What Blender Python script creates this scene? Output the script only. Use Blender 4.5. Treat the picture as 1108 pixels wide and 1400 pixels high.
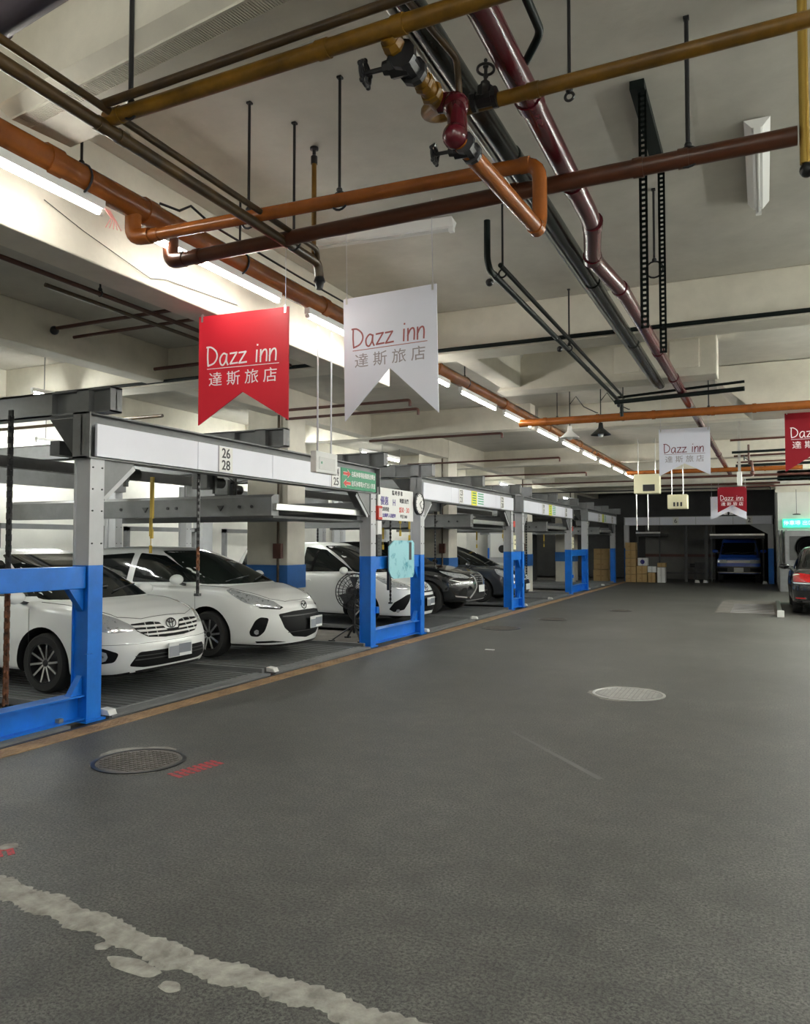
import bpy, bmesh, math, random
from math import pi, sin, cos, radians, atan2, sqrt
from mathutils import Vector, Matrix
from mathutils.bvhtree import BVHTree
from mathutils.geometry import delaunay_2d_cdt
random.seed(7)
for o in list(bpy.data.objects): bpy.data.objects.remove(o)
SC = bpy.context.scene; COL = SC.collection
# ---------------------------------------------------------------- camera
cd = bpy.data.cameras.new('camera'); cam = bpy.data.objects.new('camera', cd); COL.objects.link(cam)
cam.location = (0, 0, 1.6)
cam.rotation_euler = (radians(90 + 2.297), 0, radians(24.636))
cd.sensor_fit = 'HORIZONTAL'; cd.sensor_width = 36.0; cd.lens = 36.0 * 1072 / 1108
cd.clip_start = 0.05; cd.clip_end = 200
SC.camera = cam
# ---------------------------------------------------------------- world, exposure
w = bpy.data.worlds.new('world'); SC.world = w; w.use_nodes = True
w.node_tree.nodes['Background'].inputs[0].default_value = (0.8, 0.85, 0.9, 1)
w.node_tree.nodes['Background'].inputs[1].default_value = 0.05
SC.view_settings.view_transform = 'Standard'; SC.view_settings.look = 'None'
SC.view_settings.gamma = 1.0; SC.view_settings.use_curve_mapping = False
SC.view_settings.exposure = 1.45
TUBE_E = 18.0      # lit tubes of the row above the aisle
TUBE_BACK = 76.0   # lit tubes by the rear wall and right side, plus all added tubes
SC.cycles.max_bounces = 8; SC.cycles.diffuse_bounces = 5
SC.cycles.sample_clamp_indirect = 6.0
SC.cycles.caustics_reflective = False; SC.cycles.caustics_refractive = False

# ---------------------------------------------------------------- materials
MATS = {}
def mat(name, col, rough=0.6, metal=0.0, coat=0.0, var=0.0, vscale=3.0, bump=0.0, bscale=60.0, col2=None, thr=(0.35, 0.7), emit=0.0, spec=None, alpha=1.0):
    if name in MATS: return MATS[name]
    m = bpy.data.materials.new(name); m.use_nodes = True; MATS[name] = m
    nt = m.node_tree; b = nt.nodes['Principled BSDF']
    c = (*col, 1) if len(col) == 3 else col
    b.inputs['Base Color'].default_value = c
    b.inputs['Roughness'].default_value = rough; b.inputs['Metallic'].default_value = metal
    b.inputs['Coat Weight'].default_value = coat; b.inputs['Coat Roughness'].default_value = 0.06
    if spec is not None: b.inputs['Specular IOR Level'].default_value = spec
    if emit:
        b.inputs['Emission Color'].default_value = c; b.inputs['Emission Strength'].default_value = emit
    if var or bump or col2:
        tc = nt.nodes.new('ShaderNodeTexCoord')
        if var or col2:
            n = nt.nodes.new('ShaderNodeTexNoise'); n.inputs['Scale'].default_value = vscale; n.inputs['Detail'].default_value = 6
            n.inputs['Roughness'].default_value = 0.65
            nt.links.new(tc.outputs['Object'], n.inputs['Vector'])
            r = nt.nodes.new('ShaderNodeValToRGB')
            r.color_ramp.elements[0].position, r.color_ramp.elements[1].position = thr
            c2 = (*(col2 if col2 else tuple(v * (1 - var) for v in col[:3])), 1)
            r.color_ramp.elements[0].color = c2; r.color_ramp.elements[1].color = c
            nt.links.new(n.outputs['Fac'], r.inputs['Fac']); nt.links.new(r.outputs['Color'], b.inputs['Base Color'])
        if bump:
            n2 = nt.nodes.new('ShaderNodeTexNoise'); n2.inputs['Scale'].default_value = bscale; n2.inputs['Detail'].default_value = 5
            nt.links.new(tc.outputs['Object'], n2.inputs['Vector'])
            bp = nt.nodes.new('ShaderNodeBump'); bp.inputs['Strength'].default_value = bump; bp.inputs['Distance'].default_value = 0.01
            nt.links.new(n2.outputs['Fac'], bp.inputs['Height']); nt.links.new(bp.outputs['Normal'], b.inputs['Normal'])
    return m
def asphalt():
    m = bpy.data.materials.new('asphalt'); m.use_nodes = True; nt = m.node_tree; b = nt.nodes['Principled BSDF']; N = nt.nodes.new; L = nt.links.new
    tc = N('ShaderNodeTexCoord')
    def noise(s, d=6, r=0.6):
        n = N('ShaderNodeTexNoise'); n.inputs['Scale'].default_value = s; n.inputs['Detail'].default_value = d; n.inputs['Roughness'].default_value = r
        L(tc.outputs['Object'], n.inputs['Vector']); return n
    big, mid, fine = noise(0.55, 5), noise(5, 7, .7), noise(70, 5, .85)
    def ramp(src, p0, c0, p1, c1):
        r = N('ShaderNodeValToRGB'); r.color_ramp.elements[0].position = p0; r.color_ramp.elements[1].position = p1
        r.color_ramp.elements[0].color = (*c0, 1); r.color_ramp.elements[1].color = (*c1, 1); L(src.outputs['Fac'], r.inputs['Fac']); return r
    def mul(a, c, f=1.0):
        x = N('ShaderNodeMix'); x.data_type = 'RGBA'; x.blend_type = 'MULTIPLY'; x.inputs['Factor'].default_value = f
        L(a, x.inputs['A']); L(c, x.inputs['B']); return x.outputs['Result']
    base = ramp(big, .3, (.062, .061, .057), .7, (.098, .097, .092))
    m2 = ramp(mid, .32, (.60, .60, .60), .64, (1.15, 1.15, 1.12))
    m3 = ramp(fine, .40, (.22, .22, .22), .58, (1.75, 1.75, 1.7))
    c = mul(mul(base.outputs['Color'], m2.outputs['Color']), m3.outputs['Color'])
    # scattered pale stone chips
    v = N('ShaderNodeTexVoronoi'); v.inputs['Scale'].default_value = 26; L(tc.outputs['Object'], v.inputs['Vector'])
    lt = N('ShaderNodeMath'); lt.operation = 'LESS_THAN'; lt.inputs[1].default_value = 0.055; L(v.outputs['Distance'], lt.inputs[0])
    sp = N('ShaderNodeSeparateColor'); L(v.outputs['Color'], sp.inputs[0])
    g = N('ShaderNodeMath'); g.operation = 'GREATER_THAN'; g.inputs[1].default_value = 0.93; L(sp.outputs[0], g.inputs[0])
    mm = N('ShaderNodeMath'); mm.operation = 'MULTIPLY'; L(lt.outputs[0], mm.inputs[0]); L(g.outputs[0], mm.inputs[1])
    x = N('ShaderNodeMix'); x.data_type = 'RGBA'; L(mm.outputs[0], x.inputs['Factor']); L(c, x.inputs['A']); x.inputs['B'].default_value = (.42, .42, .38, 1)
    L(x.outputs['Result'], b.inputs['Base Color'])
    rr = N('ShaderNodeMapRange'); rr.inputs['To Min'].default_value = .42; rr.inputs['To Max'].default_value = .66; L(mid.outputs['Fac'], rr.inputs['Value']); L(rr.outputs['Result'], b.inputs['Roughness'])
    bp = N('ShaderNodeBump'); bp.inputs['Strength'].default_value = .5; bp.inputs['Distance'].default_value = .006
    L(fine.outputs['Fac'], bp.inputs['Height']); L(bp.outputs['Normal'], b.inputs['Normal'])
    return m
M_ASPH = asphalt()
M_CEIL = mat('ceiling_paint', (.58, .555, .49), .85, var=.22, vscale=1.3, bump=.25, bscale=14)
M_BEAM = mat('beam_paint', (.74, .70, .60), .8, var=.16, vscale=2.2, bump=.25, bscale=18)
M_WALL = mat('wall_paint', (.78, .77, .72), .8, var=.12, vscale=1.6, bump=.1, bscale=30)
M_CONC = mat('dirty_concrete', (.20, .185, .165), .8, col2=(.09, .08, .07), vscale=2.5, bump=.4, bscale=40)
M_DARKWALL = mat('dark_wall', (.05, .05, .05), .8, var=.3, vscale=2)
M_GREYWALL = mat('grey_board', (.16, .155, .145), .8, var=.2)
M_STEEL = mat('grey_steel_paint', (.21, .215, .22), .45, metal=.1, var=.18, vscale=5, bump=.05)
M_STEEL_L = mat('pale_steel_paint', (.52, .53, .55), .4, metal=.1, var=.08, vscale=4)
M_STEEL_D = mat('dark_steel_paint', (.06, .062, .062), .5, metal=.2, var=.3, vscale=6)
M_BLUE = mat('blue_paint', (.006, .19, .76), .38, var=.2, vscale=5, bump=.04)
M_BLUEBAND = mat('blue_wall_paint', (.03, .16, .48), .6, var=.2, vscale=4)
M_PANEL = mat('white_panel', (.86, .87, .96), .35, var=.03, vscale=2)
M_WHITE = mat('white_enamel', (.82, .82, .80), .4)
M_CREAM = mat('cream_paint', (.80, .76, .52), .5)
M_BLACK = mat('black_paint', (.012, .012, .014), .35)
M_GRILLE = mat('grille_black', (.006, .006, .007), .55, spec=.15)
M_RUBBER = mat('tyre_rubber', (.018, .018, .018), .75)
M_LINER = mat('wheel_well', (.006, .006, .006), .9)
M_RUST = mat('rust', (.30, .11, .045), .85, col2=(.08, .04, .025), vscale=14, bump=.4, bscale=60)
M_CHECK = mat('rusty_yellow_plate', (.46, .29, .15), .65, metal=.1, col2=(.24, .15, .085), vscale=4, bump=.3, bscale=80)
M_COPPER = mat('copper_brown_pvc', (.34, .10, .017), .25, var=.3, vscale=5)
M_COPPER_D = mat('brown_pvc', (.10, .028, .010), .3, var=.3, vscale=5)
M_YELLOW = mat('yellow_gas_pipe', (.25, .12, .008), .38, var=.6, vscale=5, bump=.1)
M_OLIVE = mat('tarnished_yellow_pipe', (.080, .043, .010), .4, col2=(.03, .017, .007), vscale=7, bump=.1)
M_MAROON = mat('maroon_pipe', (.085, .006, .012), .22, var=.25, vscale=6)
M_GREENBLK = mat('dark_green_pipe', (.007, .012, .011), .45, var=.3, spec=.2)
M_STEELPIPE = mat('grey_green_pipe', (.030, .036, .033), .26, metal=.2, var=.3, vscale=7)
M_REDBROWN = mat('oxide_pipe', (.085, .026, .016), .5, var=.3, vscale=6)
M_SILVER = mat('worn_silver', (.62, .62, .60), .3, metal=.8, var=.1)
M_CHROME = mat('chrome', (.80, .80, .80), .25, metal=.6)
M_GLASS = mat('tinted_car_glass', (.008, .010, .010), .05, spec=.45)
M_GLASS_G = mat('greenish_windscreen', (.018, .024, .020), .05, spec=.5)
M_CARWHITE = mat('white_car_paint', (.88, .89, .88), .28, coat=.6)
M_CARBLACK = mat('black_car_paint', (.010, .011, .013), .18, coat=1.0)
M_CARGREY = mat('dark_grey_car_paint', (.045, .05, .06), .22, coat=1.0)
M_CARBLUE = mat('blue_car_paint', (.02, .10, .55), .3, coat=.6)
M_SEAM = mat('panel_gap', (.06, .06, .06), .8)
M_PLATE = mat('white_plate', (.78, .80, .80), .4)
M_PLATEG = mat('plate_grey', (.30, .32, .37), .5)
M_LAMPGLASS = mat('headlamp_glass', (.55, .57, .58), .10, metal=.3, coat=1.0, col2=(.16, .17, .17), vscale=26, thr=(.36, .44))
M_TAIL = mat('red_tail_lens', (.55, .012, .015), .15, coat=1.0, var=.4, vscale=12)
M_AMBER = mat('amber_lens', (.6, .2, .02), .2, coat=1.0)
M_RIM = mat('machined_alloy', (.70, .70, .70), .25, metal=.9)
M_RIM_D = mat('dark_alloy', (.05, .05, .055), .3, metal=.6)
M_BANRED = mat('banner_red', (.62, .018, .035), .42, spec=.4)
M_BANRED_D = mat('banner_dark_red', (.22, .006, .014), .5, spec=.2)
M_BANWHITE = mat('banner_white', (.80, .82, .93), .35, var=.04, vscale=2)
M_INKWHITE = mat('white_print', (.88, .86, .86), .5)
M_INKRED = mat('dull_red_print', (.30, .035, .045), .5)
M_INKGREY = mat('grey_print', (.33, .30, .33), .5)
M_INKBLACK = mat('black_print', (.03, .03, .035), .5)
M_SIGNGREEN = mat('sign_green', (.01, .24, .11), .45)
M_SIGNYEL = mat('sign_yellow', (.85, .82, .05), .45)
M_SIGNRED = mat('sign_red', (.62, .05, .03), .45)
M_CARD = mat('cardboard', (.50, .34, .15), .8, var=.15, vscale=3)
M_TUBE = mat('lit_tube', (1.0, .97, .90), .5, emit=TUBE_E)
M_TUBE_B = mat('lit_tube_rear', (.97, 1.0, .94), .5, emit=TUBE_BACK)
M_TUBE_DIM = mat('dim_lit_tube', (1.0, 1.0, .97), .5, emit=14.0)
M_TUBE_OFF = mat('unlit_tube', (.62, .62, .60), .3)
M_EXIT = mat('exit_sign_light', (.06, .85, .52), .5, emit=.30)
M_EXITTXT = mat('exit_text_light', (.6, 1.0, .85), .5, emit=.40)
M_PATCH = mat('mortar_strip', (.40, .39, .35), .9, col2=(.19, .18, .16), vscale=9, bump=.8, bscale=35)
M_IRON = mat('cast_iron', (.19, .17, .15), .55, metal=.3, col2=(.10, .09, .08), vscale=12, bump=.2)
M_IRON_P = mat('polished_iron', (.62, .62, .60), .35, metal=.6, var=.2, vscale=10)
M_REDPAINT = mat('faded_red_paint', (.50, .06, .07), .8, col2=(.20, .08, .075), vscale=40, thr=(.40, .5))
M_STRING = mat('pale_string', (.62, .62, .66), .5)
M_CYAN = mat('pale_cyan_panel', (.42, .80, .90), .25, col2=(.12, .42, .58), vscale=4.5, thr=(.36, .47), coat=.5)

# ---------------------------------------------------------------- mesh builder
class MB:
    def __init__(s): s.v = []; s.f = []; s.m = []; s.cur = 0
    def add(s, vs, fs):
        n = len(s.v); s.v += [tuple(p) for p in vs]; s.f += [tuple(i + n for i in f) for f in fs]; s.m += [s.cur] * len(fs); return s
    def box(s, a, b):
        x0, y0, z0 = a; x1, y1, z1 = b
        return s.add([(x0,y0,z0),(x1,y0,z0),(x1,y1,z0),(x0,y1,z0),(x0,y0,z1),(x1,y0,z1),(x1,y1,z1),(x0,y1,z1)],
              [(0,3,2,1),(4,5,6,7),(0,1,5,4),(1,2,6,5),(2,3,7,6),(3,0,4,7)])
    def bar(s, p0, p1, w, h, up=(0,0,1)):
        p0 = Vector(p0); p1 = Vector(p1); d = (p1 - p0).normalized(); u = Vector(up)
        if abs(d.dot(u)) > .98: u = Vector((0, 1, 0))
        r = d.cross(u).normalized(); u = r.cross(d)
        vs = [p + r * a * w / 2 + u * b * h / 2 for p in (p0, p1) for a, b in ((-1,-1),(1,-1),(1,1),(-1,1))]
        return s.add(vs, [(0,1,2,3),(7,6,5,4),(0,4,5,1),(1,5,6,2),(2,6,7,3),(3,7,4,0)])
    def tube(s, path, r, n=12, cap=True):
        path = [Vector(p) for p in path]; R = r if isinstance(r, (list, tuple)) else [r] * len(path)
        t0 = (path[1] - path[0]).normalized(); u = Vector((0,0,1)) if abs(t0.z) < .9 else Vector((1,0,0))
        u = (u - t0 * u.dot(t0)).normalized(); vs = []; fs = []
        for i, p in enumerate(path):
            t = (path[min(i+1, len(path)-1)] - path[max(i-1, 0)])
            t = t.normalized() if t.length > 1e-9 else t0
            u = (u - t * u.dot(t)).normalized(); w_ = t.cross(u)
            vs += [p + (u * cos(2*pi*k/n) + w_ * sin(2*pi*k/n)) * R[i] for k in range(n)]
        for i in range(len(path) - 1):
            for k in range(n):
                a = i*n + k; b = i*n + (k+1) % n; fs.append((a, b, b+n, a+n))
        if cap: fs.append(tuple(range(n-1, -1, -1))); fs.append(tuple(range((len(path)-1)*n, len(path)*n)))
        return s.add(vs, fs)
    def cyl(s, p0, p1, r, n=14): return s.tube([p0, p1], r, n)
    def pipe(s, pts, r, n=14, fil=None):
        pts = [Vector(p) for p in pts]; fil = fil or r * 2.2; out = [pts[0]]
        for i in range(1, len(pts) - 1):
            a = (pts[i-1] - pts[i]); b = (pts[i+1] - pts[i]); f = min(fil, a.length * .45, b.length * .45)
            A = pts[i] + a.normalized() * f; B = pts[i] + b.normalized() * f
            for k in range(6):
                t = k / 5; out.append(A * (1-t)**2 + pts[i] * 2*t*(1-t) + B * t*t)
        out.append(pts[-1]); return s.tube(out, r, n)
    def prism(s, poly, axis, a, b):
        # poly: 2D points in the two other axes (order x,y,z without axis)
        def P(q, c): 
            l = list(q); l.insert(axis, c); return tuple(l)
        n = len(poly)
        vs = [P(q, a) for q in poly] + [P(q, b) for q in poly]
        return s.add(vs, [tuple(range(n-1,-1,-1)), tuple(range(n, 2*n))] + [(i, (i+1) % n, (i+1) % n + n, i+n) for i in range(n)])
    def lathe(s, prof, c, axis=(0,0,1), n=24):
        c = Vector(c); ax = Vector(axis).normalized(); u = Vector((1,0,0)) if abs(ax.x) < .9 else Vector((0,1,0))
        u = (u - ax * u.dot(ax)).normalized(); w_ = ax.cross(u); vs = []; fs = []
        for (r, h) in prof:
            vs += [c + ax * h + (u * cos(2*pi*k/n) + w_ * sin(2*pi*k/n)) * r for k in range(n)]
        for i in range(len(prof) - 1):
            for k in range(n):
                a = i*n + k; b = i*n + (k+1) % n; fs.append((a, b, b+n, a+n))
        return s.add(vs, fs)
    def torus(s, c, axis, R, r, n=24, m=8, arc=2*pi):
        c = Vector(c); ax = Vector(axis).normalized(); u = Vector((1,0,0)) if abs(ax.x) < .9 else Vector((0,1,0))
        u = (u - ax * u.dot(ax)).normalized(); w_ = ax.cross(u)
        return s.tube([c + (u * cos(arc*k/n) + w_ * sin(arc*k/n)) * R for k in range(n + 1)], r, m, cap=False)
    def ball(s, c, r, n=14, sc=(1,1,1)):
        prof = [(max(r * sin(pi*k/8), 1e-4) , -r * cos(pi*k/8)) for k in range(9)]
        i = len(s.v); s.lathe(prof, (0,0,0), (0,0,1), n)
        for k in range(i, len(s.v)):
            p = s.v[k]; s.v[k] = (c[0] + p[0]*sc[0], c[1] + p[1]*sc[1], c[2] + p[2]*sc[2])
        return s
    def build(s, name, mats, parent=None, off=(0,0,0), smooth=False, bevel=0.0, **props):
        me = bpy.data.meshes.new(name); o = off
        me.from_pydata([(p[0]-o[0], p[1]-o[1], p[2]-o[2]) for p in s.v], [], s.f)
        for m_ in (mats if isinstance(mats, (list, tuple)) else [mats]): me.materials.append(m_)
        for i, p in enumerate(me.polygons): p.material_index = s.m[i]
        bm = bmesh.new(); bm.from_mesh(me); bmesh.ops.recalc_face_normals(bm, faces=bm.faces); bm.to_mesh(me); bm.free()
        me.validate()
        if smooth:
            me.shade_smooth(); me.set_sharp_from_angle(angle=radians(38))
        ob = bpy.data.objects.new(name, me); COL.objects.link(ob)
        if bevel:
            b = ob.modifiers.new('bevel', 'BEVEL'); b.width = bevel; b.segments = 2; b.limit_method = 'ANGLE'
        if parent is not None: ob.parent = parent
        else: ob.location = off
        for k, v_ in props.items(): ob[k] = v_
        return ob
def thing(name, label, cat, loc=(0,0,0), rz=0.0, group=None):
    o = bpy.data.objects.new(name, None); COL.objects.link(o); o.location = loc; o.rotation_euler = (0,0,rz)
    o.empty_display_size = .1; o['label'] = label; o['category'] = cat
    if group: o['group'] = group
    return o
def solo(name, mb, m, label, cat, loc, group=None, **kw):
    o = mb.build(name, m, None, loc, **kw); o['label'] = label; o['category'] = cat
    if group: o['group'] = group
    return o
def struct(name, mb, m, label=None, loc=(0,0,0), **kw):
    o = mb.build(name, m, None, loc, **kw); o['kind'] = 'structure'
    if label: o['label'] = label
    return o
ORD = ['nearest','second nearest','third nearest','fourth nearest','fifth nearest','sixth nearest','seventh nearest','eighth nearest','ninth nearest','tenth nearest','eleventh nearest','twelfth nearest','thirteenth nearest','fourteenth nearest','fifteenth nearest','farthest']
def text_mesh(body, size, m, parent, loc, rot, name='lettering', extrude=.0015, align='CENTER', weight=0.0, sx=1.0, cond=1.0):
    c = bpy.data.curves.new(name, 'FONT'); c.body = body; c.size = size; c.extrude = extrude; c.align_x = align; c.align_y = 'CENTER'; c.offset = weight
    c.resolution_u = 3; c.space_line = .85
    t = bpy.data.objects.new(name, c); COL.objects.link(t); bpy.context.view_layer.update()
    me = bpy.data.meshes.new_from_object(t.evaluated_get(bpy.context.evaluated_depsgraph_get()))
    bpy.data.objects.remove(t)
    me.transform(Matrix.Diagonal((sx, 1, 1, 1)))
    o = bpy.data.objects.new(name, me); COL.objects.link(o); me.materials.clear(); me.materials.append(m)
    o.location = loc; o.rotation_euler = rot
    if parent is not None: o.parent = parent
    return o
RX = (pi/2, 0, 0)            # text facing -Y
RXX = (pi/2, 0, pi/2)        # text facing +X
# ================================================================ STRUCTURE
XR = 3.4
struct('floor', MB().box((-5.22, -5, -.2), (XR, 42, 0)), M_ASPH, 'grey asphalt driving aisle')
struct('floor', MB().box((-12.4, -5, -.25), (-5.22, 42, -.06)), M_CONC, 'dirty concrete floor under the parking lifts')
struct('ceiling', MB().box((-12.4, -5, 4.2), (XR, 42, 4.4)), M_CEIL, 'stained off-white concrete ceiling slab')
struct('wall_left', MB().box((-12.6, -5, -.2), (-12.4, 42, 4.3)), M_WALL, 'white wall behind the parking lifts')
struct('wall_right', MB().box((XR, -5, -.2), (XR + .2, 42, 4.3)), M_WALL)
struct('wall_rear', MB().box((-12.6, -5.2, -.2), (XR + .2, -5, 4.3)), M_WALL)
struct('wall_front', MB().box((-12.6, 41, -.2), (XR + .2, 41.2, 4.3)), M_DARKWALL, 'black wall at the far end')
struct('wall_front_right', MB().box((.42, 29.3, 0), (XR, 41, 4.2)), M_WALL, 'white wall at the far right carrying the exit sign')
struct('trim_1', MB().box((.36, 29.24, 3.32), (XR, 29.3, 3.62)), M_BEAM, 'raised band near the top of the far right wall')
tn = [1]
def trim(mb, label, m=None, **kw):
    tn[0] += 1; return struct('trim_%d' % tn[0], mb, m or M_BEAM, label, bevel=.012, **kw)
# beams along the row
trim(MB().box((-4.2, -5, 3.41), (-3.91, 8.11, 4.2)), 'deep white ceiling beam beside the bright tube row')
trim(MB().box((-7.5, -5, 3.74), (-7.2, 41, 4.2)), 'white ceiling beam above the lifts, parallel to the aisle')
trim(MB().box((-10.6, -5, 3.74), (-10.3, 41, 4.2)), 'white ceiling beam near the rear of the lifts')
# beams across
trim(MB().box((-12.4, 1.7, 3.74), (-4.2, 2.05, 4.2)), 'white cross beam over the left lifts near the camera')
trim(MB().box((-12.4, 8.11, 3.72), (XR, 8.5, 4.2)), 'white cross beam carrying the black conduit')
trim(MB().box((-12.4, 14.07, 3.73), (-3.9, 14.4, 4.2)), 'third white cross beam over the lifts')
trim(MB().box((-3.9, 14.6, 3.75), (XR, 14.95, 4.2)), 'white cross beam behind the far orange pipe')
trim(MB().box((-12.4, 21.1, 3.75), (XR, 21.45, 4.2)), 'fourth white cross beam')
trim(MB().box((-12.4, 25.2, 3.75), (XR, 25.6, 4.2)), 'fifth white cross beam')
trim(MB().box((-12.4, 29.3, 3.7), (XR, 29.7, 4.2)), 'farthest white cross beam before the dark end')
trim(MB().box((-12.4, 33.6, 3.72), (.42, 34.0, 4.2)), 'last white beam above the dark end bays')
trim(MB().box((-3.27, 8.5, 3.74), (-3.0, 10.35, 4.2)), 'short white beam linking the first cross beam to the dropped one')
# dropped panel behind the first cross beam: splayed left end
trim(MB().prism([(-3.35, 3.7), (-2.95, 4.2), (-.5, 4.2), (-.5, 3.7)], 1, 10.35, 10.75), 'white dropped beam with a splayed left end')
for k, (x0, x1) in enumerate([(-1.75, -1.42), (-1.40, -1.08), (-1.06, -.70)]):
    trim(MB().box((x0, 10.325, 3.80 + .0 * k), (x1, 10.36, 4.16)), 'white block facing on the dropped beam')
# columns between the lifts
for k, (y0, y1, lab) in enumerate([(11.0, 11.55, 'white column with blue band behind the second white car'), (18.3, 18.9, 'white column behind the black car'), (25.5, 26.1, 'third white column of the lift row'), (32.6, 33.2, 'farthest column of the lift row'), (3.6, 4.2, 'column left of the camera view')]):
    c = trim(MB().box((-8.0, y0, -.06), (-7.19, y1, 4.2)), lab)
    MB().box((-8.012, y0 - .012, .85), (-7.178, y1 + .012, 1.24)).build('blue_band', M_BLUEBAND, c)
    MB().pipe([(-7.34, y0 - .05, .3), (-7.34, y0 - .05, 4.0)], .022).build('drain_pipe', M_OLIVE, c, smooth=True)
    MB().box((-7.42, y0 - .09, 1.35), (-7.26, y0 - .012, 1.6)).build('red_alarm_box', M_REDBROWN, c, bevel=.008)
# right hand dropped duct
d = thing('ceiling_duct', 'large white box duct with tapered lower edge, upper right under the ceiling', 'duct', (1, 11.4, 3.6))
MB().prism([(-.68, 4.19), (-.62, 3.98), (-.14, 3.53), (XR - .05, 3.53), (XR - .05, 4.19)], 1, 12.25, 13.4).build('duct_body', M_BEAM, d, (1, 11.4, 3.6), bevel=.012)
MB().box((-.14, 12.235, 3.52), (XR - .05, 12.255, 3.555)).build('edge_strip', M_BEAM, d, (1, 11.4, 3.6))
# upper left duct with a seam
d = thing('ceiling_duct', 'white insulated duct with chamfered end, upper left corner of the ceiling', 'duct', (-3.0, 2.85, 3.9))
m_ = MB()
P = lambda s, t, z: (-3.57 + s * .990 + t * .14, 2.78 - s * .14 + t * .990, z)   # s along, t across
prof = [(-.06, 3.86), (0, 3.80), (.34, 3.80), (.37, 3.83), (.37, 4.195), (-.05, 4.195)]
n = len(prof); vs = []
for s_ in (0.0, .12, 3.4): 
    vs += [P(s_ if z > 3.84 or s_ > 0 else .05, t, z) for (t, z) in prof]
fs = [tuple(range(n)), tuple(range(3*n-1, 2*n-1, -1))]
for a in range(2):
    for k in range(n): fs.append((a*n + k, a*n + (k+1) % n, (a+1)*n + (k+1) % n, (a+1)*n + k))
m_.add(vs, fs); m_.build('duct_body', M_BEAM, d, (-3.0, 2.85, 3.9))
m_ = MB()
for k in range(230):
    s_ = .10 + k * .0142; j = random.uniform(-.008, .008)
    m_.bar(P(s_, -.004 + j*.3, 3.80), P(s_ + .006, .10 + j, 3.798), .009, .004)
m_.build('sealant_seam', M_BEAM, d, (-3.0, 2.85, 3.9), kind='stuff')
m_ = MB()
m_.bar(P(.06, 0, 3.80), P(3.4, 0, 3.80), .012, .012); m_.bar(P(.06, .10, 3.799), P(3.4, .10, 3.799), .012, .008)
m_.build('seam_edge', M_BEAM, d, (-3.0, 2.85, 3.9))

# ---------------------------------------------------------------- floor details
m_ = MB(); m_.box((-5.40, -1, -.06), (-5.2, 33.6, .008))
kerb = struct('trim_40', m_, M_CHECK, 'rusty tread plate strip along the edge of the aisle')
m_ = MB()
for k in range(300):
    for j in range(3):
        y = 1.8 + k * .045; x = -5.36 + j * .055 + (.02 if k % 2 else 0)
        if y < 15: m_.bar((x - .012, y - .010, .0095), (x + .012, y + .010, .0095), .006, .004)
m_.build('tread_lugs', M_CHECK, kerb, kind='stuff')
m_ = MB(); m_.box((-5.52, -1, -.06), (-5.42, 33.6, -.012)); m_.box((-5.435, -1, -.06), (-5.425, 33.6, .004))
struct('trim_41', m_, M_STEEL_D, 'dark steel rail sunk beside the tread plate')
# mortar strip across the near asphalt
pts = [(-3.9, 2.72, .09), (-3.37, 2.60, .10), (-2.83, 2.55, .10), (-2.45, 2.50, .085), (-2.11, 2.44, .09), (-1.85, 2.44, .08), (-1.61, 2.445, .085), (-1.3, 2.42, .075), (-1.1, 2.41, .07), (-.6, 2.36, .07), (-.1, 2.33, .06)]
def lerp_pts(x):
    for a, b in zip(pts, pts[1:]):
        if a[0] <= x <= b[0]:
            t = (x - a[0]) / (b[0] - a[0]); return a[1] + (b[1]-a[1]) * t, a[2] + (b[2]-a[2]) * t
m_ = MB(); vs = []; N = 240
for k in range(N + 1):
    x = -3.9 + 3.8 * k / N; yc, wd = lerp_pts(x); wd *= .82; a = random.uniform(-.012, .012) + .014 * sin(x * 23); b = random.uniform(-.012, .012) + .012 * sin(x * 17 + 1)
    vs += [(x, yc - wd - a, .0005), (x, yc - wd * .7 - a, .006), (x, yc + wd * .7 + b, .006), (x, yc + wd + b, .0005)]
fs = [(4*k + j, 4*k + j + 1, 4*k + j + 5, 4*k + j + 4) for k in range(N) for j in range(3)]
m_.add(vs, fs)
solo('mortar_patch', m_, M_PATCH, 'ragged pale mortar strip crossing the asphalt in the near foreground', 'patch', (-2, 2.5, 0))
def blob(cx_, cy_, rx, ry, z=.004, n=26, seed=0):
    rnd = random.Random(seed); m = MB(); top = []
    for k in range(n):
        a = 2*pi*k/n; q = 1 + rnd.uniform(-.035, .035) + .10 * sin(2*a + seed) + .06 * sin(5*a + 2*seed); top.append((cx_ + cos(a) * rx * q, cy_ + sin(a) * ry * q))
    vs = [(x, y, .0006) for x, y in top] + [(cx_ + (x-cx_)*.85, cy_ + (y-cy_)*.85, z) for x, y in top] + [(cx_, cy_, z)]
    return m.add(vs, [(k, (k+1) % n, (k+1) % n + n, k + n) for k in range(n)] + [(k + n, (k+1) % n + n, 2*n) for k in range(n)])
for k, (x, y, rx, ry, lab) in enumerate([(-2.20, 2.33, .13, .045, 'long mortar blob below the pale strip in the foreground'), (-1.98, 2.28, .05, .03, 'small mortar blob right of the long one below the pale strip'), (-2.42, 2.39, .035, .025, 'tiny mortar blob left of the long one below the pale strip'), (-3.66, 2.95, .045, .05, 'whitish mortar lump at the left edge of the foreground asphalt')]):
    solo('mortar_patch', blob(x, y, rx, ry, .005, seed=k + 3), M_PATCH, lab, 'patch', (x, y, 0))
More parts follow.
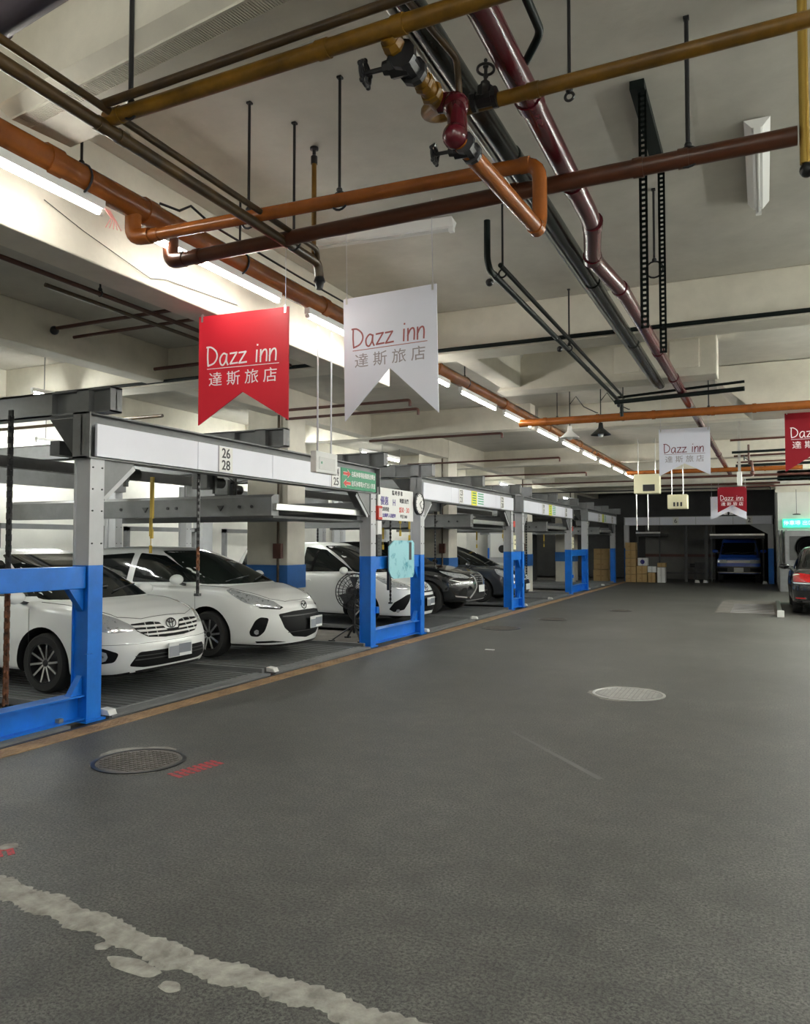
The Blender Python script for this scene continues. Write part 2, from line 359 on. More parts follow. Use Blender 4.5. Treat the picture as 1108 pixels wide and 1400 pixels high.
def paintbars(cx_, cy_, ax, n, lab):
    m = MB(); dx, dy = cos(ax), sin(ax)
    for k in range(n):
        t = (k - (n-1)/2) * .055
        m.bar((cx_ + dx*t - dy*.06, cy_ + dy*t + dx*.06, .0012), (cx_ + dx*t + dy*.06 + .02, cy_ + dy*t - dx*.06 - .02, .0012), .034, .0015)
    m.bar((cx_ - dx*.02*n, cy_ - dy*.02*n, .0015), (cx_ + dx*.02*n, cy_ + dy*.02*n, .0015), .02, .0012)
    solo('paint_mark', m, M_REDPAINT, lab, 'paint mark', (cx_, cy_, 0))
paintbars(-3.71, 4.52, radians(82), 8, 'faded red paint bars on the asphalt right of the near manhole')
paintbars(-3.66, 2.86, radians(60), 4, 'faded red paint scrap at the left edge of the foreground')
solo('scratch_mark', MB().add([(-2.0, 6.51, .0012), (-1.97, 6.52, .0015), (-1.02, 5.47, .0015), (-1.06, 5.44, .0012)], [(0, 1, 2, 3)]), mat('pale_scuff', (.16, .16, .155), .8), 'long pale scuff on the middle of the asphalt', 'scuff', (-1.5, 6, 0))
solo('paper_scrap', MB().box((-3.86, 11.3, 0), (-3.72, 11.36, .006)), M_WHITE, 'small white scrap lying on the asphalt left of the bright manhole', 'scrap', (-3.8, 11.33, 0))
def manhole(x, y, r, lab, bright=False, patch=True, seed=1):
    t = thing('manhole_cover', lab, 'manhole cover', (x, y, 0))
    if patch: blob(x - r*.12, y + r*.10, r * 1.18, r * 1.16, .0035, 44, seed).build('mortar_collar', M_PATCH if not bright else M_PATCH, t, (x, y, 0))
    MB().lathe([(r + .035, .001), (r + .035, .008), (r + .008, .009), (r + .004, .002)], (x, y, 0), n=48).build('frame_ring', M_BLACK if not bright else M_IRON_P, t, (x, y, 0), smooth=True)
    cov = MB().lathe([(.001, .006), (r, .006), (r, .001)], (x, y, 0), n=48).build('cover_plate', M_IRON if not bright else mat('bright_plate', (.34,.34,.33), .5, metal=.3), t, (x, y, 0))
    m = MB(); g = r / 7.5
    for i in range(-8, 9):
        for j in range(-8, 9):
            px, py = i * g, j * g
            if px*px + py*py < (r * .92)**2:
                m.box((x + px - g*.38, y + py - g*.30, .006), (x + px + g*.38, y + py + g*.30, .010))
    m.build('raised_tread', M_IRON if not bright else M_IRON_P, cov, (x, y, 0), kind='stuff')
manhole(-4.21, 4.49, .30, 'round iron manhole cover in the near asphalt beside red paint', seed=3)
manhole(-1.34, 8.62, .34, 'bright worn round manhole cover in the middle of the aisle', True, seed=5)
manhole(-4.56, 14.3, .33, 'faint dark manhole near the second lift bay, left edge of aisle', patch=False)
manhole(-4.10, 16.4, .27, 'faint dark manhole beyond the black car front, left part of aisle', patch=False)
manhole(-3.15, 19.2, .22, 'small dark cover far down the middle of the aisle', patch=False)
# steel grate at right
t = thing('floor_grate', 'steel lift threshold plate of parallel bars set in the asphalt at far right', 'grate', (-.4, 21.6, 0))
MB().box((-1.08, 19.6, -.01), (.26, 23.9, .004)).build('base_plate', M_CONC, t, (-.4, 21.6, 0))
for k in range(10):
    y = 19.75 + k * .30; MB().box((-.75, y, .004), (.18, y + .05, .008)).build('bar', M_STEEL_L, t, (-.4, 21.6, 0))
t = thing('wheel_stop', 'short pale steel stop beside the floor grate near the black car', 'wheel stop', (.3, 20.6, 0))
MB().box((.24, 19.0, .0), (.33, 22.9, .10)).build('rail', M_SILVER, t, (.3, 20.6, 0), bevel=.01)
MB().box((.22, 18.9, .0), (.36, 19.05, .14)).build('end_block', M_WHITE, t, (.3, 20.6, 0), bevel=.01)
# ================================================================ PIPES, RODS, LIGHTS
def run(label, pts, r, m, cat='pipe', name='ceiling_pipe', joints=(), n=16, group=None, fil=None):
    L_ = tuple(pts[0]); t = thing(name, label, cat, L_, group=group)
    MB().pipe(pts, r, n, fil).build('pipe_run', m, t, L_, smooth=True)
    for (a, b) in joints: MB().tube([a, b], r * 1.13, n).build('coupling', m, t, L_, smooth=True)
    return t
def jt(pts, i, ts, w=.05):   # couplings at fractions of segment i
    a = Vector(pts[i]); b = Vector(pts[i+1]); d = (b - a).normalized(); return [(a.lerp(b, t) - d * w / 2, a.lerp(b, t) + d * w / 2) for t in ts]
# long copper pipe beside the lit tubes
p = [(-3.54, -2, 3.70), (-3.54, 24.5, 3.70)]
t_long = run('long thick copper-brown drain pipe running above the row of lit tubes', p, .078, M_COPPER, joints=jt(p, 0, [.105, .19, .218, .3, .4, .5, .6, .7], .09))
L_ = (-3.54, -2, 3.70)
MB().pipe([(-3.54, 3.66, 3.66), (-3.54, 3.66, 3.50), (-3.42, 3.68, 3.50)], .05).build('branch_elbow', M_COPPER, t_long, L_, smooth=True)
MB().pipe([(-3.54, 4.0, 3.66), (-3.54, 4.0, 3.46), (-3.42, 4.0, 3.46)], .05).build('branch_elbow', M_COPPER_D, t_long, L_, smooth=True)
p = [(-3.42, 3.68, 3.50), (-.99, 3.77, 3.50), (-.99, 3.77, 3.15), (-1.08, 2.86, 3.20)]
run('shiny copper-brown pipe crossing overhead and dropping in an elbow at the valves', p, .037, M_COPPER, joints=jt(p, 0, [.02, .97]) + jt(p, 2, [.06]), fil=.09)
p = [(-3.42, 4.0, 3.46), (.17, 4.02, 3.50)]
run('dark brown pipe crossing overhead just behind the shiny copper one', p, .044, M_COPPER_D, joints=jt(p, 0, [.03, .62, .80, .86]), fil=.08)
p = [(-3.5, 12.0, 3.5), (3.3, 12.0, 3.5)]
run('orange pipe crossing the whole aisle far behind the first cross beam', p, .06, M_COPPER, joints=jt(p, 0, [.06, .18, .3, .42, .5, .62, .75]))
p = [(-3.4, 22.0, 3.52), (.9, 22.0, 3.52)]
run('orange brown pipe crossing far back above the cream boxes', p, .06, M_COPPER, joints=jt(p, 0, [.2, .5, .8]))
p = [(-3.4, 23.2, 3.45), (3.2, 23.2, 3.45)]
run('thin brown pipe crossing far back behind the orange one', p, .035, M_REDBROWN)
# yellow gas pipes
p = [(-2.65, 2.57, 3.5), (.6, 2.50, 3.5)]
run('thick yellow gas pipe crossing the top of the view', p, .033, M_YELLOW, joints=jt(p, 0, [.02, .35, .45]), n=18)
p = [(-2.61, 2.50, 3.52), (-1.62, 2.495, 3.55), (.4, 2.46, 3.58)]
run('thin tarnished pipe running just above the thick yellow gas pipe', p, .019, M_OLIVE)
p = [(-2.65, -.5, 3.47), (-2.65, 4.40, 3.45), (-2.65, 4.42, 3.36)]
t = run('tarnished sprinkler pipe running along the aisle, upper left', p, .030, M_OLIVE, joints=jt(p, 0, [.62, .645]), fil=.05)
MB().lathe([(.001, -.02), (.022, -.02), (.03, .02), (.04, .03), (.03, .06), (.001, .06)], (-2.65, 4.42, 3.30), n=14).build('end_cap', M_BLACK, t, p[0], smooth=True)
p = [(-2.60, -.5, 3.52), (-2.60, 4.30, 3.50), (-2.63, 4.36, 3.46)]
run('thinner tarnished pipe paired above the sprinkler pipe, upper left', p, .018, M_OLIVE, fil=.04)
t = thing('pipe_riser', 'short upright yellow pipe with a small valve cap, left of centre', 'pipe', (-2.64, 4.33, 3.45))
MB().pipe([(-2.64, 4.33, 3.45), (-2.64, 4.33, 4.12)], .016).build('riser', M_YELLOW, t, (-2.64, 4.33, 3.45), smooth=True)
MB().lathe([(.001, 0), (.022, 0), (.022, .05), (.012, .06), (.012, .09), (.028, .095), (.028, .11), (.001, .11)], (-2.64, 4.33, 4.08), n=14).build('valve_cap', M_BLACK, t, (-2.64, 4.33, 3.45), smooth=True)
p = [(-1.30, 3.16, 3.5), (3.2, 3.06, 3.5)]
run('long yellow gas pipe rising to the right from the valve cluster', p, .030, M_YELLOW, joints=jt(p, 0, [.01, .10]), n=18)
# valve cluster
V0 = (-1.25, 2.62, 3.45)
t = thing('pipe_valve_cluster', 'yellow and maroon pipe fittings joined between two black gate valves', 'pipe fittings', V0)
MB().pipe([(-1.24, 2.55, 3.49), (-1.235, 2.633, 3.46), (-1.216, 2.707, 3.45), (-1.204, 2.793, 3.43), (-1.188, 2.93, 3.41)], .036, 18).build('yellow_elbow', M_YELLOW, t, V0, smooth=True)
for a, b, r in [((-1.24, 2.57, 3.48), (-1.235, 2.62, 3.465), .046), ((-1.213, 2.72, 3.447), (-1.209, 2.76, 3.44), .050), ((-1.204, 2.79, 3.432), (-1.20, 2.82, 3.427), .046), ((-1.196, 2.85, 3.422), (-1.192, 2.88, 3.417), .050)]:
    MB().tube([a, ((a[0]+b[0])/2, (a[1]+b[1])/2, (a[2]+b[2])/2), b], [r*.9, r, r*.9], 8).build('union_nut', M_YELLOW, t, V0)
MB().pipe([(-1.188, 2.93, 3.41), (-1.12, 2.93, 3.40), (-1.09, 2.88, 3.30), (-1.085, 2.86, 3.20)], .040, 18).build('maroon_elbow', M_MAROON, t, V0, smooth=True)
MB().ball((-1.115, 2.925, 3.38), .055, 16).build('maroon_tee', M_MAROON, t, V0, smooth=True)
MB().ball((-1.09, 2.855, 3.215), .052, 16).build('maroon_tee', M_MAROON, t, V0, smooth=True)
MB().pipe([(-1.188, 2.95, 3.42), (-1.30, 3.05, 3.46), (-1.30, 3.16, 3.50), (-1.2, 3.157, 3.5)], .033).build('yellow_stub', M_YELLOW, t, V0, smooth=True)
MB().pipe([(-1.15, 2.49, 3.57), (-1.10, 2.90, 3.56), (-1.10, 2.93, 3.42)], .014).build('bypass_tube', M_OLIVE, t, V0, smooth=True)
def gate_valve(c, d, lab, s=1.0):
    c = Vector(c); d = Vector(d).normalized(); t = thing('gate_valve', lab, 'valve', tuple(c)); o = tuple(c)
    side = d.cross(Vector((0,0,1))).normalized()
    MB().tube([c - side*.07*s, c - side*.045*s, c - side*.04*s, c + side*.04*s, c + side*.045*s, c + side*.07*s], [.055*s, .055*s, .04*s, .04*s, .055*s, .055*s], 10).tube([c, c + d*.07*s, c + d*.075*s, c + d*.10*s], [.045*s, .045*s, .03*s, .026*s], 8).build('valve_body', M_BLACK, t, o)
    MB().tube([c + d*.09*s, c + d*.19*s], .010*s, 8).build('stem', M_BLACK, t, o)
    m = MB().torus(c + d*.18*s, d, .045*s, .008*s, 20, 6)
    u = Vector((0,0,1)); w_ = d.cross(u)
    for k in range(5):
        a = 2*pi*k/5; m.tube([c + d*.18*s, c + d*.18*s + (u*cos(a) + w_*sin(a))*.045*s], .006*s, 6)
        m.ball(c + d*.18*s + (u*cos(a) + w_*sin(a))*.050*s, .011*s, 8)
    m.build('handwheel', M_BLACK, t, o, smooth=True)
gate_valve((-1.21, 2.665, 3.435), (-1, -.05, .0), 'black gate valve with spoked handwheel under the thick yellow pipe', 1.0)
gate_valve((-1.06, 2.92, 3.19), (-1, -.02, .02), 'black gate valve with spoked handwheel above the sloping copper pipe', .8)
gate_valve((-1.06, 3.13, 3.50), (0, .12, 1), 'black gate valve pointing up behind the maroon fitting', .8)
p = [(-4.4, 2.30, 3.62), (-1.0, 1.78, 3.62)]
run('thick dark purple-black pipe cutting the top left corner', p, .058, mat('dark_purple_pipe', (.045, .035, .05), .45), joints=jt(p, 0, [.5]))
# big pipes along the aisle
p = [(-1.22, -1, 3.70), (-1.22, 10.8, 3.70)]
run('thick grey-green steel pipe running along the aisle beside the maroon one', p, .055, M_STEELPIPE, joints=jt(p, 0, [.43, .62, .8], .10))
p = [(-1.29, -1, 3.68), (-1.29, 10.8, 3.68)]
run('thin pale pipe tucked beside the thick grey-green pipe', p, .018, M_SILVER)
p = [(-.93, 1.0, 3.62), (-.95, 4.9, 3.62), (-1.08, 5.55, 3.62), (-1.0, 6.4, 3.62), (-.88, 24.5, 3.62)]
run('thick glossy maroon fire pipe with a bend, running the length of the aisle', p, .058, M_MAROON, joints=jt(p, 0, [.42, .62, .86], .07) + jt(p, 1, [.05, .95], .08) + jt(p, 2, [.9], .08) + jt(p, 3, [.12, .2, .35, .5, .7], .12), fil=.18)
p = [(-.80, 1.0, 3.74), (-.81, 3.12, 3.72), (-.90, 3.2, 3.66)]
run('thin dark pipe close to the right of the maroon fire pipe', p, .018, M_GREENBLK)
p = [(-1.80, 5.36, 3.95), (-1.80, 5.36, 3.66), (-1.80, 5.42, 3.60), (-1.83, 11.4, 3.60), (-1.83, 11.45, 3.42)]
run('dark green sprinkler pipe with upturned near end, right of the white banner', p, .024, M_GREENBLK, joints=jt(p, 2, [.02, .35, .6]), fil=.05)
p = [(-1.73, 5.45, 3.64), (-1.76, 11.2, 3.64)]
t = run('second dark green pipe paired with the upturned sprinkler pipe', p, .018, M_GREENBLK)
for y in (5.5, 7.7, 11.2): MB().ball((-1.83, y, 3.54), .03, 10).build('sprinkler_head', M_BLACK, t, p[0], smooth=True)
p = [(-1.85, 11.0, 3.55), (-.2, 10.7, 3.55)]; run('black pipe crossing below the white dropped beam', p, .03, M_GREENBLK)
p = [(-1.85, 11.1, 3.63), (-.2, 10.8, 3.66)]; run('thin black pipe just above the crossing black one', p, .018, M_GREENBLK)
# conduit at the cross beam
p = [(-11.5, 8.05, 3.75), (3.3, 8.05, 3.75)]
run('long black conduit fixed along the bottom of the first cross beam', p, .022, M_GREENBLK)
# left fire pipes above the first bay
p = [(-5.2, -1, 3.76), (-5.2, 8.0, 3.76)]; run('dark fire pipe above the first lift, parallel to the aisle', p, .02, M_REDBROWN)
p = [(-5.28, 4.5, 3.70), (-5.28, 8.0, 3.70)]; run('yellowish pipe paired below the dark fire pipe above the first lift', p, .018, M_OLIVE)
p = [(-7.1, 6.2, 3.98), (-4.3, 6.2, 3.98)]; t = run('thin dark pipe crossing between the two long ceiling beams', p, .02, M_REDBROWN)
MB().ball((-7.12, 6.2, 3.96), .05, 10).build('end_fitting', M_BLACK, t, p[0], smooth=True)
p = [(-7.1, 6.45, 3.94), (-4.3, 6.45, 3.94)]; run('second thin dark pipe crossing between the two long ceiling beams', p, .018, M_REDBROWN)
p = [(-7.1, 7.75, 3.84), (-4.4, 7.75, 3.84)]; run('short dark pipe just before the first cross beam on the left', p, .022, M_REDBROWN)
p = [(-11.8, 8.8, 3.45), (-7.9, 8.8, 3.45)]; run('yellow pipe crossing under the rear ceiling behind the first lift', p, .025, M_OLIVE)
p = [(-9.5, 7.4, 3.35), (-7.4, 7.4, 3.35)]; run('thick rusty open-ended pipe stub over the first lift', p, .07, M_REDBROWN)
p = [(-7.6, 5.0, 3.15), (-6.65, 5.0, 3.15)]; run('rusty pipe stub at the left edge above the grey steel beam', p, .06, M_REDBROWN)
# pipes behind the white banner, over the second bay
for (y, x0, x1, z, lab) in [(10.2, -6.9, -4.6, 3.66, 'dark thin sprinkler pipe seen below the white banner'), (10.5, -6.9, -4.6, 3.58, 'thicker dark sprinkler pipe seen below the white banner'), (13.6, -7.0, -4.3, 3.60, 'dark thin pipe crossing before the third cross beam'), (17.6, -8.0, -4.2, 3.55, 'thin dark pipe crossing over the black car'), (20.5, -9.0, -4.2, 3.45, 'dark pipe crossing before the fourth cross beam'), (24.6, -9.0, -3.0, 3.5, 'thin dark pipe crossing before the fifth cross beam'), (29.0, -9.0, .2, 3.50, 'black pipe crossing before the dark end bays')]:
    p = [(x0, y, z), (x1, y, z), (x1, y, z - .09)]; run(lab, p, .022, M_REDBROWN if y < 25 else M_BLACK, fil=.05)
p = [(-4.0, 28.8, 3.62), (.5, 28.8, 3.62)]; run('red fire pipe crossing before the dark end bays', p, .035, M_REDBROWN)
for (x, y, z0, z1, lab) in [(-9.0, 12.5, -.05, 4.1, 'rusty red upright pipe behind the second white car'), (-7.85, 20.0, 1.0, 4.1, 'red upright pipe behind the dark sedan')]:
    p = [(x, y, z0), (x, y, z1)]; run(lab, p, .045, M_REDBROWN, joints=jt(p, 0, [.3, .6]))
# messy far pipes near the right banner
for k, (y, z, r) in enumerate([(15.6, 3.50, .02), (16.4, 3.36, .025), (17.5, 3.40, .02), (18.6, 3.30, .03), (19.5, 3.46, .02), (26.5, 3.58, .03), (27.4, 3.42, .025)]):
    p = [(-.55, y, z), (3.3, y, z + .04)]; run('%s of the dark pipes crossing at right beyond the far white banner' % ORD[k], p, r, M_GREENBLK if k % 2 else M_REDBROWN)
for k, (x, y, z) in enumerate([(-.25, 16.4, 2.95), (1.0, 15.0, 2.86)]):
    t = thing('pipe_valve_cluster', ['dark sprinkler branch with valves hanging beside the white pole', 'dark sprinkler branch hanging below the right red banner'][k], 'pipe fittings', (x, y, z))
    MB().pipe([(x, y, z + .55), (x, y, z + .22), (x + .06, y, z + .18), (x + .06, y, z - .06)], .022).build('drop_pipe', M_REDBROWN, t, (x, y, z), smooth=True)
    MB().ball((x + .03, y, z + .2), .05, 10).ball((x + .06, y, z), .045, 10).build('fittings', M_REDBROWN, t, (x, y, z), smooth=True)
    MB().torus((x - .08, y - .03, z + .30), (1, 0, 0), .05, .01, 14, 6).tube([(x - .08, y - .03, z + .3), (x, y, z + .25)], .01, 6).build('handwheel', M_BLACK, t, (x, y, z), smooth=True)
# bright brass fitting at the right edge
t = thing('pipe_riser', 'brass coloured upright pipes with black caps at the right edge of the view', 'pipe', (.20, 4.02, 3.6))
for dx, z0 in ((0, 3.36), (.055, 3.33)):
    MB().pipe([(.20 + dx, 4.02 - dx, z0), (.20 + dx, 4.02 - dx, 4.2)], .022).build('riser', mat('brass', (.62, .42, .10), .25, metal=.7), t, (.20, 4.02, 3.6), smooth=True)
MB().ball((.21, 4.02, 3.33), .036, 12).ball((.26, 3.97, 3.29), .036, 12).build('end_cap', M_BLACK, t, (.20, 4.02, 3.6), smooth=True)
# hanger rods
def rod(x, y, z0, lab, z1=4.2, r=.0085, ring=.05):
    t = thing('hanger_rod', lab, 'hanger rod', (x, y, z1), group=None)
    MB().cyl((x, y, z0), (x, y, z1), r, 8).build('rod', M_BLACK, t, (x, y, z1), smooth=True)
    m = MB().torus((x, y, z0 - ring), (0, 1, 0) if ring < .06 else (0, 1, 0), ring, .007, 16, 6); m.ball((x, y, z0 + .01), .018, 8)
    m.build('clamp_ring', M_BLACK, t, (x, y, z1), smooth=True)
    MB().box((x - .014, y - .014, z1 - .012), (x + .014, y + .014, z1)).build('ceiling_plate', M_BLACK, t, (x, y, z1))
rod(-2.50, 2.56, 3.53, 'black hanger rod holding the thick yellow pipe, upper left', 4.2, .011, .035)
rod(-2.11, 3.73, 3.545, 'black hanger rod on the shiny copper pipe left of the centre valve')
rod(-2.60, 4.03, 3.50, 'long black hanger rod through the crossing brown pipes', 4.2)
rod(-2.72, 3.73, 3.545, 'black hanger rod holding the copper pipe near the tube row')
rod(-.31, 4.01, 3.545, 'black hanger rod holding the dark brown pipe at right', 4.2, .011)
rod(-.80, 3.6, 3.72, 'short black hanger rod right of the maroon pipe bend', ring=.02)
rod(-3.54, 3.25, 3.78, 'black hanger rod with bent hook above the copper long pipe', 3.95, ring=.085)
rod(-3.54, 4.75, 3.78, 'black hanger rod on the long pipe behind the red banner', ring=.085)
rod(-.70, 5.9, 3.66, 'thin black hanger rod beside the maroon pipe offset', ring=.06)
rod(-1.76, 5.6, 3.66, 'thin black hanger rod at the near end of the dark green pipes', ring=.03)
rod(-1.78, 7.9, 3.62, 'thin black hanger rod on the dark green pipes before the cross beam', ring=.03)
rod(-3.54, 9.6, 3.78, 'thin hanger rod on the long pipe just past the white banner', ring=.08)
rod(-2.9, 12.0, 3.56, 'left hanger rod of the far orange crossing pipe', ring=.06)
rod(-1.9, 12.0, 3.56, 'middle hanger rod of the far orange crossing pipe', ring=.06)
rod(-.7, 12.0, 3.56, 'right hanger rod of the far orange crossing pipe', ring=.06)
rod(-5.2, 5.0, 3.79, 'short hanger rod on the dark fire pipe above the first lift', ring=.025)
# perforated angle hangers
t = thing('perforated_hanger', 'two long perforated steel angle hangers joined by a channel on the ceiling', 'bracket', (-.61, 5.0, 4.2))
MB().box((-.65, 4.45, 4.15), (-.57, 5.45, 4.2)).build('ceiling_channel', M_GREENBLK, t, (-.61, 5.0, 4.2))
for (y, z0) in ((4.50, 2.80), (5.39, 2.86)):
    m = MB(); z = z0
    x = -.61
    for (dx0, dx1, kx) in ((0, .045, 1), (0, .045, 0)):
        pass
    nh = int((4.16 - z0) / .03)
    for k in range(nh):
        za = z0 + k * .03
        m.box((x - .0015, y, za), (x + .0015, y + .045, za + .016)); m.box((x, y - .0015, za), (x + .045, y + .0015, za + .016))
    for (a, b) in ((0, .014), (.031, .045)):
        m.box((x - .0015, y + a, z0), (x + .0015, y + b, 4.16)); m.box((x + a, y - .0015, z0), (x + b, y + .0015, 4.16))
    m.build('perforated_angle', M_GREENBLK, t, (-.61, 5.0, 4.2))
MB().box((-1.12, 4.48, 2.80), (-.55, 4.53, 2.83)).build('cross_rail', M_GREENBLK, t, (-.61, 5.0, 4.2)) if False else None
# ---------------------------------------------------------------- fluorescent tubes of the aisle row
def tube_light(x, y0, y1, z, lab, m, cat='light', group=None, stems=False, house=True):
    L_ = (x, (y0 + y1) / 2, z); t = thing('fluorescent_tube', lab, cat, L_, group=group)
    if house: MB().box((x - .025, y0, z + .018), (x + .025, y1, z + .070)).build('housing', M_WHITE, t, L_)
    MB().cyl((x, y0 + .03, z), (x, y1 - .03, z), .018, 10).build('tube', m, t, L_, smooth=True)
    if stems:
        for a in (y0 + .2, y1 - .2): MB().cyl((x, a, z + .07), (x, a, 4.2), .006, 6).build('hanger', M_STEEL, t, L_)
    m2 = MB()
    for a in (y0, y1 - .03): m2.cyl((x, a, z), (x, a + .03, z), .018, 10)
    m2.build('end_sockets', M_WHITE, t, L_, smooth=True)
    return t
for k in range(12):
    e = 3.41 + 1.87 * k; tube_light(-3.54, e - 1.45, e, 3.555, '%s lit fluorescent tube of the bright row under the long copper pipe' % ORD[k], M_TUBE)
for k, yy in enumerate([-3.2, -1.2]):
    tube_light(-3.54, yy, yy + 1.45, 3.555, ['rearmost lit tube of the aisle row, behind the camera', 'lit aisle row tube just behind the camera'][k], M_TUBE)
for k in range(9):
    tube_light(2.3, -3.5 + k * 3.4, -3.5 + k * 3.4 + 1.45, 3.45, '%s lit tube along the right side of the aisle, outside the view' % ORD[k], M_TUBE_B, stems=True)
for k in range(10):  # unseen extra row, added to lift the light on the far aisle
    tube_light(2.9, 9.5 + k * 1.9, 9.5 + k * 1.9 + 1.45, 3.35, '%s added lit tube beyond the right edge, brightening the far aisle' % ORD[k], M_TUBE_B, stems=True)
for k in range(9):
    tube_light(-11.3, 1.5 + k * 4.0, 3.0 + k * 4.0, 3.35, '%s lit tube near the rear wall behind the lifts' % ORD[k], M_TUBE_B, stems=True)
for k in range(6):  # extra tubes added above the lifts to brighten the rear
    tube_light(-8.9, 2.2 + k * 5.2, 3.65 + k * 5.2, 3.62, '%s added lit tube high over the middle of the lifts, brightening them' % ORD[k], M_TUBE_B, stems=True)
for k in range(3):  # unseen fixtures added to brighten the foreground and near ceiling
    tube_light(-.6 + k*.02, -4 + k * 1.6, -2.6 + k * 1.6, 4.1, '%s added lit ceiling tube behind the camera, brightening the foreground' % ORD[2-k], M_TUBE_B, stems=True)
for k, yy in enumerate([11.05, 18.3, 24.92]):
    tube_light(-5.85, yy, yy + 1.45, 3.05, '%s lit tube bridging the gap between lift frames' % ORD[k], M_TUBE_DIM)
def fixture(c, d, Ln, lab, z, lit=False):
    c = Vector(c); d = Vector(d).normalized(); s = d.cross(Vector((0,0,1))); t = thing('fluorescent_fixture', lab, 'light fixture', tuple(c)); o = tuple(c)
    a = c - d * Ln / 2; b = c + d * Ln / 2
    m = MB(); q = [(-.075, 0), (-.03, -.055), (.03, -.055), (.075, 0)]
    vs = [p_ + s * u + Vector((0, 0, v_)) for p_ in (a, b) for u, v_ in q]
    m.add(vs, [(3,2,1,0), (4,5,6,7), (0,1,5,4), (1,2,6,5), (2,3,7,6), (3,0,4,7)]); m.build('reflector_housing', M_WHITE, t, o)
    MB().cyl(a + d*.04 - Vector((0,0,.078)), b - d*.04 - Vector((0,0,.078)), .014, 10).build('tube', M_TUBE_OFF, t, o, smooth=True)
    MB().box(tuple(a - Vector((.02,.02,.10)) + d*.02), tuple(a + Vector((.02,.02,-.05)) + d*.02)).box(tuple(b - Vector((.02,.02,.10)) - d*.02), tuple(b + Vector((.02,.02,-.05)) - d*.02)).build('end_sockets', M_WHITE, t, o)
fixture((-2.84, 5.72, 4.19), (1, .09, 0), 1.25, 'white unlit fluorescent fixture on the ceiling behind the brown pipes', 4.19)
fixture((0.0, 5.8, 4.19), (0, 1, 0), 1.30, 'dusty unlit fluorescent fixture on the ceiling at upper right', 4.19)
fixture((-5.2, 9.8, 4.19), (1, .0, 0), 1.5, 'white unlit fixture on the ceiling seen under the white banner', 4.19)
# cream boxes, pendant lamps, white pole
for k, (x0, x1, z0, z1, y, lab) in enumerate([(-2.93, -2.32, 2.83, 3.31, 20.0, 'left cream hanging ticket light box over the far aisle'), (-2.14, -1.68, 2.44, 2.79, 20.0, 'smaller right cream hanging box over the far aisle')]):
    L_ = ((x0 + x1) / 2, y, z1); t = thing('hanging_light_box', lab, 'hanging box', L_)
    MB().box((x0, y, z0), (x1, y + .35, z1)).build('case', M_CREAM, t, L_, bevel=.02)
    if k == 0:
        MB().box((x0 + .22, y - .012, z0 + .06), (x0 + .50, y, z0 + .22)).build('dark_window', M_BLACK, t, L_)
    else:
        for j in range(3): MB().box((x0 + .14 + j * .08, y - .01, z0 + .06), (x0 + .18 + j * .08, y, z0 + .16)).build('grille_slot', M_INKBLACK, t, L_)
    for xx in (x0 + .1, x1 - .1): MB().cyl((xx, y + .1, z1), (xx, y + .1, 4.2), .012, 8).build('rod', M_SILVER, t, L_)
    if k == 0:
        for xx in (x0 + .05, x0 + .32): MB().cyl((xx, y + .1, z0 - .9), (xx, y + .1, z0), .014, 8).build('lower_rod', M_SILVER, t, L_)
for k, (x, y, z, lab) in enumerate([(-2.75, 12.2, 3.28, 'left white pendant factory lamp below the far orange pipe'), (-2.27, 12.2, 3.30, 'right green-rimmed pendant factory lamp below the far orange pipe')]):
    t = thing('pendant_lamp', lab, 'lamp', (x, y, 4.2)); L_ = (x, y, 4.2)
    MB().cyl((x, y, z + .16), (x, y, 4.2), .008, 6).build('stem', M_GREENBLK, t, L_)
    MB().lathe([(.03, .16), (.04, .08), (.06, .06), (.15, -.02), (.155, -.03), (.14, -.025), (.03, .05)], (x, y, z), n=20).build('shade', M_WHITE if k == 0 else M_STEELPIPE, t, L_, smooth=True)
    MB().ball((x, y, z - .02), .045, 12).build('bulb', M_TUBE_OFF, t, L_, smooth=True)
    MB().tube([(x, y, z + .5), (x + .10, y, z + .62), (x + .22, y, z + .45), (x + .42, y, z + .34), (x + .44, y, z + .34)], .008, 6).build('cable', M_BLACK, t, L_, smooth=True)
t = thing('hanging_pole', 'thin white pole hanging from the ceiling with a small tube lamp at its foot', 'pole', (-.42, 16.6, 4.2)); L_ = (-.42, 16.6, 4.2)
MB().box((-.45, 16.58, 2.98), (-.40, 16.62, 4.2)).build('pole', M_SILVER, t, L_)
MB().box((-.47, 16.54, 2.72), (-.38, 16.64, 3.0)).build('lamp_body', M_WHITE, t, L_, bevel=.01)
# small white box hung over the front beam
t = thing('hanging_sensor_box', 'small white box hung on two thin rods in front of the first lift beam', 'hanging box', (-3.6, 6.1, 3.5)); L_ = (-3.6, 6.1, 3.5)
MB().box((-3.64, 5.93, 2.23), (-3.58, 6.31, 2.42)).build('case', M_WHITE, t, L_, bevel=.006)
MB().box((-3.579, 5.98, 2.26), (-3.576, 6.26, 2.37)).build('face_panel', M_TUBE_OFF, t, L_)
MB().lathe([(.001, 0), (.012, 0), (.012, .004), (.001, .004)], (-3.578, 6.02, 2.32), (1, 0, 0), 12).build('green_lamp', M_SIGNGREEN, t, L_)
for y in (6.0, 6.24): MB().cyl((-3.61, y, 2.42), (-3.61, y, 3.54), .008, 8).build('rod', M_STRING, t, L_)
